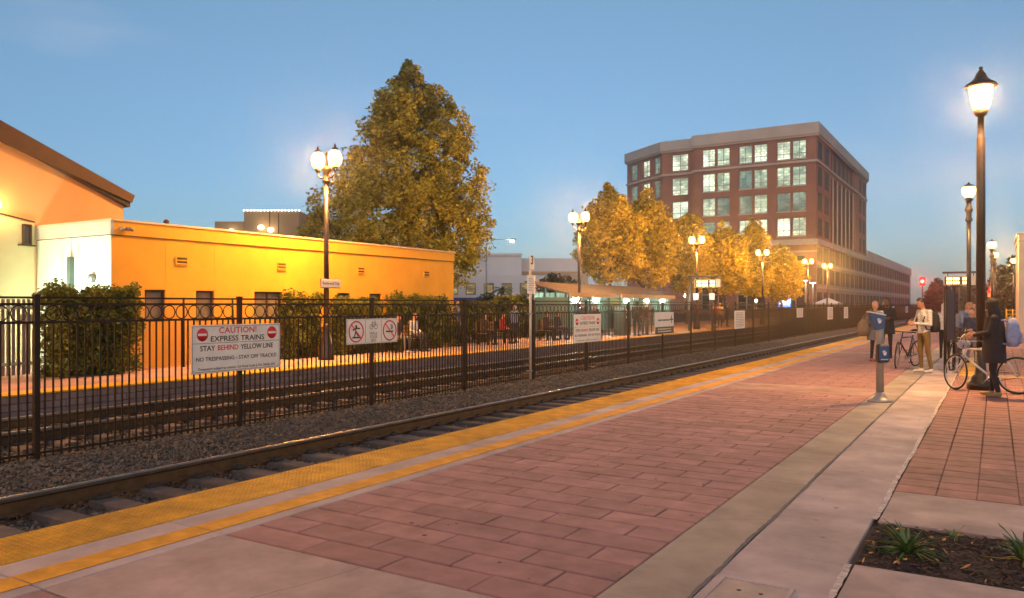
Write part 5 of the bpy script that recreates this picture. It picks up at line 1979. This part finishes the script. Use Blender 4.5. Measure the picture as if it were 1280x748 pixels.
    if coat:
        zs, rx, ry, m_, cy = coat
        b = MB()
        n = 22
        vs, fs = [], []
        for i, zz_ in enumerate(zs):
            for q in range(n):
                t_ = 2 * PI * q / n
                fold = 1 + (.045 * math.sin(5 * t_ + i) if i >= len(zs) - 2 else .012 * math.sin(3 * t_))
                vs.append((rx[i] * fold * math.cos(t_) * k, (cy[i] + ry[i] * fold * math.sin(t_)) * k, zz_ * k))
        for i in range(len(zs) - 1):
            for q in range(n):
                fs.append((i * n + q, i * n + (q + 1) % n, (i + 1) * n + (q + 1) % n, (i + 1) * n + q))
        b.add(vs, fs, 0, True)
        b.build('coat', m_, p)
    return p

def cloth(name, c, var=.18):
    return mat('cloth_' + name, c, .85, var, 14, .3, 160)
mat('skin', (.42, .21, .13), .5, .1, 12)
skin = MATS['skin']
mat('skin_dark', (.10, .045, .025), .5, .1, 12)
mat('lips', (.30, .08, .07), .5)
hair_b = mat('hair_black', (.012, .009, .008), .45, .3, 40)
hair_bl = mat('hair_blond', (.28, .17, .08), .5, .3, 40)
c_black, c_navy, c_grey = cloth('black', (.014, .012, .013)), cloth('navy', (.025, .03, .06)), cloth('grey', (.12, .115, .13))
c_olive, c_white, c_brown = cloth('olive', (.13, .08, .022)), cloth('white', (.55, .52, .48)), cloth('brown', (.09, .05, .03))
c_tan, c_red, c_plum = cloth('tan', (.30, .19, .09)), cloth('red', (.35, .03, .02)), cloth('plum', (.05, .03, .04))
c_blue, c_jean = cloth('blue_grey', (.17, .20, .30)), cloth('jean', (.03, .04, .075))
shoe_d, shoe_w = cloth('shoe_dark', (.02, .015, .012)), cloth('shoe_white', (.5, .45, .4))

# checked shirt
def check_mat():
    m = mat('cloth_check', (.50, .47, .42), .85)
    n, L = m.node_tree.nodes, m.node_tree.links
    tc = n.new('ShaderNodeTexCoord')
    ck = n.new('ShaderNodeTexChecker')
    ck.inputs['Scale'].default_value = 42
    ck.inputs['Color1'].default_value = (.58, .55, .50, 1)
    ck.inputs['Color2'].default_value = (.30, .30, .31, 1)
    L.new(tc.outputs['Object'], ck.inputs['Vector'])
    L.new(ck.outputs['Color'], n['Principled BSDF'].inputs['Base Color'])
    return m
c_check = check_mat()

def deg(a):
    return YAW + math.radians(a)

# woman with the big bag, facing the camera
wx, wy = ground(1094, 452)
person('woman in a dark coat carrying a large tan shoulder bag', (wx, wy), deg(12), 1.70, (skin, hair_bl, c_grey, c_black, mat('shoe_red', (.2, .05, .04), .5)), dict(elR=(-.30, .0, 1.14), waR=(-.22, -.22, 1.12), elL=(.25, .02, 1.12), waL=(.14, -.18, 1.02)), voxel=.011,
       coat=([1.38, 1.2, 1.0, .8, .62], [.20, .21, .22, .24, .26], [.135, .15, .16, .17, .18], c_grey, [0, 0, 0, 0, 0]))
t = thing('shoulder_bag', 'large tan shoulder bag hanging beside the woman in the dark coat', 'bag', (wx, wy, 0), deg(12))
b = MB()
vs, fs = [], []
rings = [(.60, .10, .06), (.63, .17, .10), (.78, .20, .12), (.95, .16, .09), (1.06, .07, .05), (1.08, .03, .03)]
rings = [(r[0], r[1], r[2]) for r in rings]
for z, rx, ry in rings:
    for q in range(14):
        a = 2 * PI * q / 14
        vs.append((-.40 + rx * math.cos(a), -.03 + ry * math.sin(a), z + .12))
for i in range(len(rings) - 1):
    for q in range(14):
        fs.append((i * 14 + q, i * 14 + (q + 1) % 14, (i + 1) * 14 + (q + 1) % 14, (i + 1) * 14 + q))
fs += [tuple(range(13, -1, -1)), tuple(70 + q for q in range(14))]
b.add(vs, fs, 0, True)
b.build('bag_body', cloth('bag', (.17, .115, .07)), t)
MB().tube([(-.44, -.06, 1.15), (-.30, -.10, 1.33), (-.17, -.08, 1.47), (-.15, .06, 1.44), (-.33, .08, 1.25), (-.42, .02, 1.12)], .014, 6).build('strap', cloth('bag', (.17, .115, .07)), t)

bx2, by2 = at_d(1108, 23.6)
person('woman with dark hair in a long black coat behind the card reader', (bx2, by2), deg(-28), 1.80, (MATS['skin_dark'], hair_b, c_black, c_black, shoe_d), dict(elL=(.27, -.03, 1.15), waL=(.10, -.24, 1.16), look=(-.5, -1, 0)), voxel=.011, long_hair=True,
       coat=([1.40, 1.2, 1.0, .85, .70], [.205, .20, .20, .225, .24], [.13, .14, .15, .165, .17], c_black, [0] * 5))

# man with the phone, facing left
mx_, my_ = ground(1155, 466)
MR = deg(-82)
person('man in a checked shirt looking down at his phone', (mx_, my_), MR, 1.78, (skin, hair_b, c_check, c_olive, shoe_w),
       dict(head=(0, -.085, 1.60), neck=(0, -.02, 1.45), look=(0, -1, -.55), elR=(-.25, -.05, 1.13), waR=(-.08, -.29, 1.17), elL=(.25, -.02, 1.12), waL=(.08, -.28, 1.14), toR=(-.13, -.16, .035), anL=(.12, .10, .09), toL=(.14, -.07, .035), knL=(.11, .02, .5)), voxel=.0095)
t = thing('phone', 'phone in the hands of the man in the checked shirt', 'phone', (mx_, my_, 0), MR)
MB().cbox((0, -.405, 1.235), .075, .010, .15, .004, rot=Matrix.Rotation(math.radians(-40), 3, 'X')).build('phone_body', c_black, t)
MB().cbox((0, -.400, 1.2405), .066, .002, .13, 0, rot=Matrix.Rotation(math.radians(-40), 3, 'X')).build('screen', mat('phone_screen', (.6, .7, .9), .3, emit=.8, ecol=(.6, .75, 1)), t)

def backpack(label, loc, rz, z, m, m2, sc=1.0, y=.20):
    t = thing('backpack', label, 'backpack', (loc[0], loc[1], 0), rz)
    b = MB()
    vs, fs = [], []
    prof = [(-.24, .11, .06), (-.23, .15, .09), (-.05, .165, .11), (.12, .15, .095), (.21, .11, .065), (.235, .05, .03)]
    n = 16
    for zz_, rx, ry in prof:
        for q in range(n):
            a = 2 * PI * q / n
            cx_, sx_ = math.cos(a), math.sin(a)
            vs.append((rx * sc * math.copysign(abs(cx_) ** .6, cx_), y + ry * sc * math.copysign(abs(sx_) ** .6, sx_), z + zz_ * sc))
    for i in range(len(prof) - 1):
        for q in range(n):
            fs.append((i * n + q, i * n + (q + 1) % n, (i + 1) * n + (q + 1) % n, (i + 1) * n + q))
    fs += [tuple(range(n - 1, -1, -1)), tuple((len(prof) - 1) * n + q for q in range(n))]
    b.add(vs, fs, 0, True)
    b.build('bag_body', m, t)
    MB().cbox((0, y + .105 * sc, z - .09 * sc), .22 * sc, .06 * sc, .2 * sc, .025).build('pocket', m2, t)
    for s in (-1, 1):
        MB().tube([(s * .11, y - .06, z + .18 * sc), (s * .12, y - .14, z + .20 * sc), (s * .125, y - .27, z + .16 * sc), (s * .135, y - .335, z + .02), (s * .16, y - .27, z - .16 * sc), (s * .13, y - .08, z - .20 * sc)], .016, 6).build('strap', m2, t)
    MB().tube([(-.03, y - .03, z + .225 * sc), (0, y - .03, z + .27 * sc), (.03, y - .03, z + .225 * sc)], .008, 6).build('handle', m2, t)
    return t
backpack('black backpack on the man in the checked shirt', (mx_, my_), MR, 1.20, c_black, cloth('black2', (.022, .018, .02)), 1.05, .22)

# hooded person with the pale blue backpack
hx_, hy2 = ground(1243, 497)
HR = deg(-125)
person('person in a dark hood and long coat, seen from behind at right', (hx_, hy2), HR, 1.70, (skin, cloth('hood', (.03, .02, .015)), cloth('coat', (.022, .015, .015)), c_black, cloth('boot', (.22, .14, .07))),
       dict(head=(0, -.05, 1.60), look=(0, -1, -.25), elL=(.26, -.06, 1.16), waL=(.16, -.30, 1.10), elR=(-.26, -.06, 1.16), waR=(-.14, -.30, 1.12), anR=(-.16, -.05, .10), toR=(-.19, -.20, .045), anL=(.13, .07, .10), toL=(.15, -.09, .045)), voxel=.0095, hood=True, fat=1.08,
       coat=([1.42, 1.25, 1.05, .85, .62], [.19, .215, .225, .235, .25], [.14, .165, .175, .185, .19], cloth('coat', (.022, .015, .015)), [0] * 5))
backpack('pale blue backpack on the hooded person', (hx_, hy2), HR, 1.13, cloth('pack_blue', (.24, .28, .44)), cloth('pack_blue2', (.20, .24, .40)), 1.02, .265)

# people behind the bicycles
px_, py2 = at_d(1197, 23.0)
person('person in a blue-grey jacket bending forward behind the information board', (px_, py2), deg(35), 1.76, (skin, hair_bl, c_blue, c_brown, shoe_d), dict(chest=(0, -.14, 1.27), neck=(0, -.24, 1.40), head=(0, -.33, 1.53), look=(0, -1, -.6), shR=(-.185, -.19, 1.36), shL=(.185, -.19, 1.36), elR=(-.25, -.26, 1.08), elL=(.25, -.26, 1.08), waR=(-.14, -.46, 1.0), waL=(.14, -.46, 1.0), waist=(0, -.05, 1.1)), voxel=.012)
px_, py2 = at_d(1214.5, 21.5)
person('person in a navy cap and jacket beside the tall lantern post', (px_, py2), deg(-50), 1.50, (skin, c_navy, c_navy, c_grey, shoe_d), dict(elL=(.25, -.05, 1.12), waL=(.12, -.28, 1.08)), voxel=.012)
px_, py2 = at_d(1181, 23.5)
person('person with a pale hood behind the man with the phone', (px_, py2), deg(150), 1.62, (skin, c_white, c_white, c_black, shoe_d), voxel=.013, hood=True)
for i, (px, d, hh, cols, a, lab) in enumerate(((1235, 34, 1.6, (skin, hair_b, c_brown, c_black, shoe_d), 20, 'distant person in brown just right of the lantern post'), (1218, 36, 1.66, (skin, hair_b, c_tan, c_navy, shoe_d), -30, 'distant person in tan just left of the lantern post'))):
    x, y = at_d(px, d)
    person(lab, (x, y), deg(a), hh, cols, voxel=.018, hands=False)

# far platform
FAR = [(571, -17.7, 'STAND', 70, 1.78, (skin, hair_b, c_grey, c_black, shoe_d), 'standing man in a grey jacket at the end of the orange wall'),
       (517, -17.05, 'SIT', 68, 1.74, (skin, hair_b, c_white, c_navy, shoe_d), 'seated man in a white shirt on the far platform'),
       (497, -16.95, 'SIT', 30, 1.70, (skin, hair_b, c_plum, c_grey, shoe_w), 'seated person half hidden by the WALK YOUR BIKE sign'),
       (606, -17.4, 'SIT', 60, 1.66, (skin, hair_b, c_brown, c_black, shoe_d), 'seated person in brown right of the tall fence post'),
       (628, -17.3, 'SIT', 40, 1.68, (skin, hair_b, c_red, c_black, shoe_d), 'seated person in red left of the numbered post'),
       (643, -17.2, 'STAND', 40, 1.60, (skin, hair_b, c_blue, c_navy, shoe_d), 'standing person in pale blue left of the numbered post'),
       (683, -17.2, 'SIT', 60, 1.72, (skin, hair_b, c_plum, c_black, shoe_d), 'seated person in plum just right of the numbered post'),
       (697, -17.1, 'SIT', 50, 1.74, (skin, hair_b, c_navy, c_jean, shoe_d), 'seated person in navy left of the smaller CAUTION sign'),
       (727, -16.8, 'STAND', 20, 1.74, (skin, hair_b, c_navy, c_black, shoe_d), 'left of two people behind the smaller CAUTION sign'),
       (743, -16.8, 'STAND', -30, 1.70, (skin, hair_b, c_plum, c_black, shoe_d), 'right of two people behind the smaller CAUTION sign'),
       (796, -15.75, 'STAND', 150, 1.78, (skin, hair_b, c_black, c_black, shoe_d), 'person with a dark backpack and red sleeves before the shelter'),
       (806, -15.9, 'STAND', 20, 1.76, (skin, hair_b, c_brown, c_grey, shoe_d), 'person in brown left of the brown direction sign'),
       (812, -16.3, 'STAND', -20, 1.78, (skin, hair_b, c_brown, c_brown, shoe_d), 'tall person in brown close to the brown direction sign'),
       (893, -16.6, 'STAND', 30, 1.76, (skin, hair_b, c_red, c_black, shoe_d), 'person in red below the hanging display'),
       (900, -16.9, 'STAND', -20, 1.74, (skin, hair_b, c_tan, c_black, shoe_d), 'person in tan right of the one in red'),
       (909, -16.7, 'STAND', 60, 1.70, (skin, hair_b, c_black, c_black, shoe_d), 'dark-clothed person at the right of the group below the display')]
def bench(label, x, y, rz):
    t = thing('bench', label, 'bench', (x, y, 0), rz, 'benches on the far platform')
    m = mat('bench_wood', (.30, .16, .06), .6, .2, 6)
    for k in range(4):
        MB().cbox((0, -.20 + k * .13, .445), 1.5, .11, .03, .006).build('slat', m, t)
    for k in range(3):
        MB().cbox((0, .29, .58 + k * .13), 1.5, .03, .10, .006).build('slat', m, t)
    for s in (-1, 1):
        MB().box(s * .62 - .03, s * .62 + .03, -.22, -.16, 0, .43).box(s * .62 - .03, s * .62 + .03, .22, .28, 0, .92).box(s * .62 - .03, s * .62 + .03, -.16, .22, .38, .43).build('leg', M_iron, t)
    return t
seat_xy = {}
for px, X, ps, a, hh, cols, lab in FAR:
    y = on_x(px, X)[1]
    base = SIT if ps == 'SIT' else STAND
    pose = dict(elR=(-.27, random.uniform(-.06, .04), 1.13), waR=(-.2 + random.uniform(-.05, .1), random.uniform(-.25, 0), 1.0)) if ps == 'STAND' else None
    if ps == 'SIT':
        a = math.degrees(PI / 2 - YAW) + (a - 50) * .0
        seat_xy[px] = (X, y)
    person(lab, (X, y), deg(a), hh, cols, pose, base, voxel=.017, hands=False, group='people on the far platform')
for (p, q), lab in (((497, 517), 'wooden bench under the man in the white shirt'), ((606, 628), 'wooden bench left of the numbered post'), ((683, 697), 'wooden bench right of the numbered post')):
    (xa_, y0_), (xb_, y1_) = seat_xy[p], seat_xy[q]
    if y1_ - y0_ > 1.2:
        bench(lab, xb_ - .07, y1_, PI / 2)
        bench(lab.replace('wooden bench', 'second wooden bench') if 'under' not in lab else 'wooden bench behind the WALK YOUR BIKE sign', xa_ - .07, y0_, PI / 2)
    else:
        bench(lab, (xa_ + xb_) / 2 - .07, (y0_ + y1_) / 2, PI / 2)

# ================================================================== BICYCLES
M_tyre = mat('tyre', (.015, .014, .014), .8, .2, 20)
M_chrome = mat('bike_chrome', (.55, .53, .5), .3, metal=.9)
def bicycle(label, rear, front, paint, steer=0.0, lean=0.0, R=.335, tan_wall=False, rack=False):
    dx, dy = front[0] - rear[0], front[1] - rear[1]
    t = thing('bicycle', label, 'bicycle', ((front[0] + rear[0]) / 2, (front[1] + rear[1]) / 2, 0), math.atan2(dy, dx), 'bicycles by the lantern post')
    t.rotation_euler = (lean, 0, math.atan2(dy, dx))
    wb2 = .515
    pm = mat('bike_' + paint[0], paint[1], .3, .05, 8, coat=.3)
    head_b, head_t = Vector((wb2 - .13, 0, .62)), Vector((wb2 - .19, 0, .80))
    bb = Vector((-.08, 0, .28))
    st = Vector((-.24, 0, .78))
    rh, fh = Vector((-wb2, 0, R)), Vector((wb2, 0, R))
    def wheel(c, rz):
        w = MB().torus((0, 0, 0), R - .016, .0165, 'y', 36, 7).build('wheel', M_tyre, t, tuple(c), rz)
        MB().torus((0, 0, 0), R - .040, .010, 'y', 36, 5).build('rim', M_chrome if not tan_wall else mat('rim_tan', (.4, .25, .1), .5), w)
        sp = MB()
        for k in range(24):
            a = 2 * PI * k / 24
            sp.tube([(.02 * math.cos(a + 1), (.025 if k % 2 else -.025), .02 * math.sin(a + 1)), ((R - .04) * math.cos(a), 0, (R - .04) * math.sin(a))], .0014, 3, caps=False)
        sp.build('spokes', M_chrome, w)
        MB().tube([(0, -.045, 0), (0, .045, 0)], .022, 10).build('hub', M_chrome, w)
    wheel(rh, 0)
    wheel(fh, steer)
    b = MB()
    b.tube([tuple(head_b), tuple(head_t)], .022, 10)
    b.tube([tuple(head_b + Vector((-.01, 0, .03))), tuple(bb)], .02, 10)
    b.tube([tuple(head_t + Vector((0, 0, -.03))), tuple(st)], .016, 10)
    b.tube([tuple(bb), tuple(st + Vector((-.02, 0, .05)))], .018, 10)
    for s in (-1, 1):
        b.tube([tuple(bb + Vector((0, s * .02, 0))), tuple(rh + Vector((0, s * .06, 0)))], .010, 8)
        b.tube([tuple(st + Vector((0, s * .015, -.03))), tuple(rh + Vector((0, s * .06, 0)))], .009, 8)
    b.build('frame', pm, t)
    b = MB()
    for s in (-1, 1):
        b.tube([tuple(head_b + Vector((.0, s * .035, -.02))), tuple(head_b + Vector((.03, s * .05, -.12))), tuple(fh + Vector((0, s * .055, 0)))], [.014, .013, .009], 8)
    b.tube([tuple(head_b + Vector((0, -.045, -.01))), tuple(head_b + Vector((0, .045, -.01)))], .016, 8)
    b.build('fork', pm, t)
    stem = head_t + Vector((-.03, 0, .10))
    sx = Vector((math.cos(steer), math.sin(steer), 0))
    sy = Vector((-math.sin(steer), math.cos(steer), 0))
    MB().tube([tuple(head_t), tuple(stem), tuple(stem + sx * .07 + Vector((0, 0, .02)))], .014, 8).build('stem', M_chrome if paint[0] == 'white' else M_iron, t)
    c = stem + sx * .07 + Vector((0, 0, .02))
    hb = MB().tube([tuple(c - sy * .29 - sx * .05), tuple(c - sy * .12), tuple(c + sy * .12), tuple(c + sy * .29 - sx * .05)], .012, 8).build('handlebar', M_chrome if paint[0] == 'white' else M_iron, t)
    for s in (-1, 1):
        MB().tube([tuple(c + sy * s * .20 - sx * .025), tuple(c + sy * s * .30 - sx * .055)], .017, 8).build('grip', M_tyre, hb)
    MB().tube([tuple(st), tuple(st + Vector((-.045, 0, .15)))], .013, 8).build('seat_post', M_chrome, t)
    sc_ = st + Vector((-.05, 0, .17))
    vs, fs = [], []
    prof = [(-.13, .075, .02), (-.08, .08, .03), (0, .04, .028), (.08, .022, .022), (.14, .016, .012)]
    for x_, w_, h_ in prof:
        for q in range(8):
            a = 2 * PI * q / 8
            vs.append((sc_.x + x_, sc_.y + w_ * math.cos(a), sc_.z + h_ * math.sin(a)))
    for i in range(4):
        for q in range(8):
            fs.append((i * 8 + q, i * 8 + (q + 1) % 8, i * 8 + 8 + (q + 1) % 8, i * 8 + 8 + q))
    fs += [tuple(range(7, -1, -1)), tuple(32 + q for q in range(8))]
    MB().add(vs, fs, 0, True).build('saddle', M_tyre, t)
    cr = MB().torus((0, 0, 0), .085, .007, 'y', 24, 5).torus((0, 0, 0), .05, .006, 'y', 16, 4).build('chainring', M_chrome, t, (bb.x, -.05, bb.z))
    for k in range(5):
        a = 2 * PI * k / 5
        MB().tube([(0, 0, 0), (.085 * math.cos(a), 0, .085 * math.sin(a))], .006, 4).build('spider_arm', M_chrome, cr)
    for s in (-1, 1):
        ck = MB().tube([(bb.x, s * .06, bb.z), (bb.x + s * .10, s * .075, bb.z - s * .13)], .010, 6).build('crank_arm', M_chrome, t)
        MB().cbox((bb.x + s * .10, s * .12, bb.z - s * .13), .09, .08, .02, .004).build('pedal', M_tyre, ck)
    MB().tube([(bb.x, -.05, bb.z + .085), (rh.x, -.05, rh.z + .04)], .006, 5).tube([(bb.x, -.05, bb.z - .085), (rh.x, -.05, rh.z - .04)], .006, 5).build('chain', M_iron, t)
    if rack:
        MB().box(-.78, -.40, -.06, .06, .70, .715).tube([(-.6, -.06, .70), (-.515, -.07, .34)], .007, 5).tube([(-.6, .06, .70), (-.515, .07, .34)], .007, 5).build('rack', M_iron, t)
    return t
bicycle('white bicycle with a helmet on its handlebar, beside the hooded person', ground(1268, 493), ground(1197, 487.5), ('white', (.62, .58, .52)), steer=math.radians(-34), lean=math.radians(3))
bicycle('dark bicycle standing behind the man with the phone', at_d(1147, 20.5), at_d(1117, 19.7), ('dark', (.03, .025, .035)), steer=math.radians(18), lean=math.radians(-4))
bicycle('black bicycle with a pale chainring behind the information board', ground(1180, 466.5), ground(1206, 458), ('black', (.02, .018, .018)), steer=math.radians(10), lean=math.radians(3), rack=True)

# helmet
hx3, hy3 = at_d(1204.5, 14.75)
hz = z_at(431, 14.75)
t = thing('bicycle_helmet', 'pale blue helmet hanging upside down by its straps from the white handlebar', 'helmet', (hx3, hy3, hz), deg(20))
prof = [(.012, -.085), (.06, -.075), (.105, -.04), (.13, .01), (.135, .04)]
sh_ = MB().lathe(prof, n=18)
sh_.f = sh_.f[:-1]; sh_.m = sh_.m[:-1]; sh_.s = sh_.s[:-1]
sh_.v = [(p[0] * 1.0, p[1] * .8, p[2]) for p in sh_.v]
sh_.build('shell', mat('helmet_shell', (.34, .36, .46), .4, .1, 5), t)
for k in range(5):
    MB().cbox((-.08 + k * .04, -.085 + abs(k - 2) * .012, -.02), .014, .02, .06, .004, rot=Matrix.Rotation(.5, 3, 'X')).build('vent', M_tyre, t)
for s in (-1, 1):
    MB().tube([(s * .12, 0, .03), (s * .06, 0, .14), (.02, .0, .20)], .006, 5).build('strap', c_white, t)
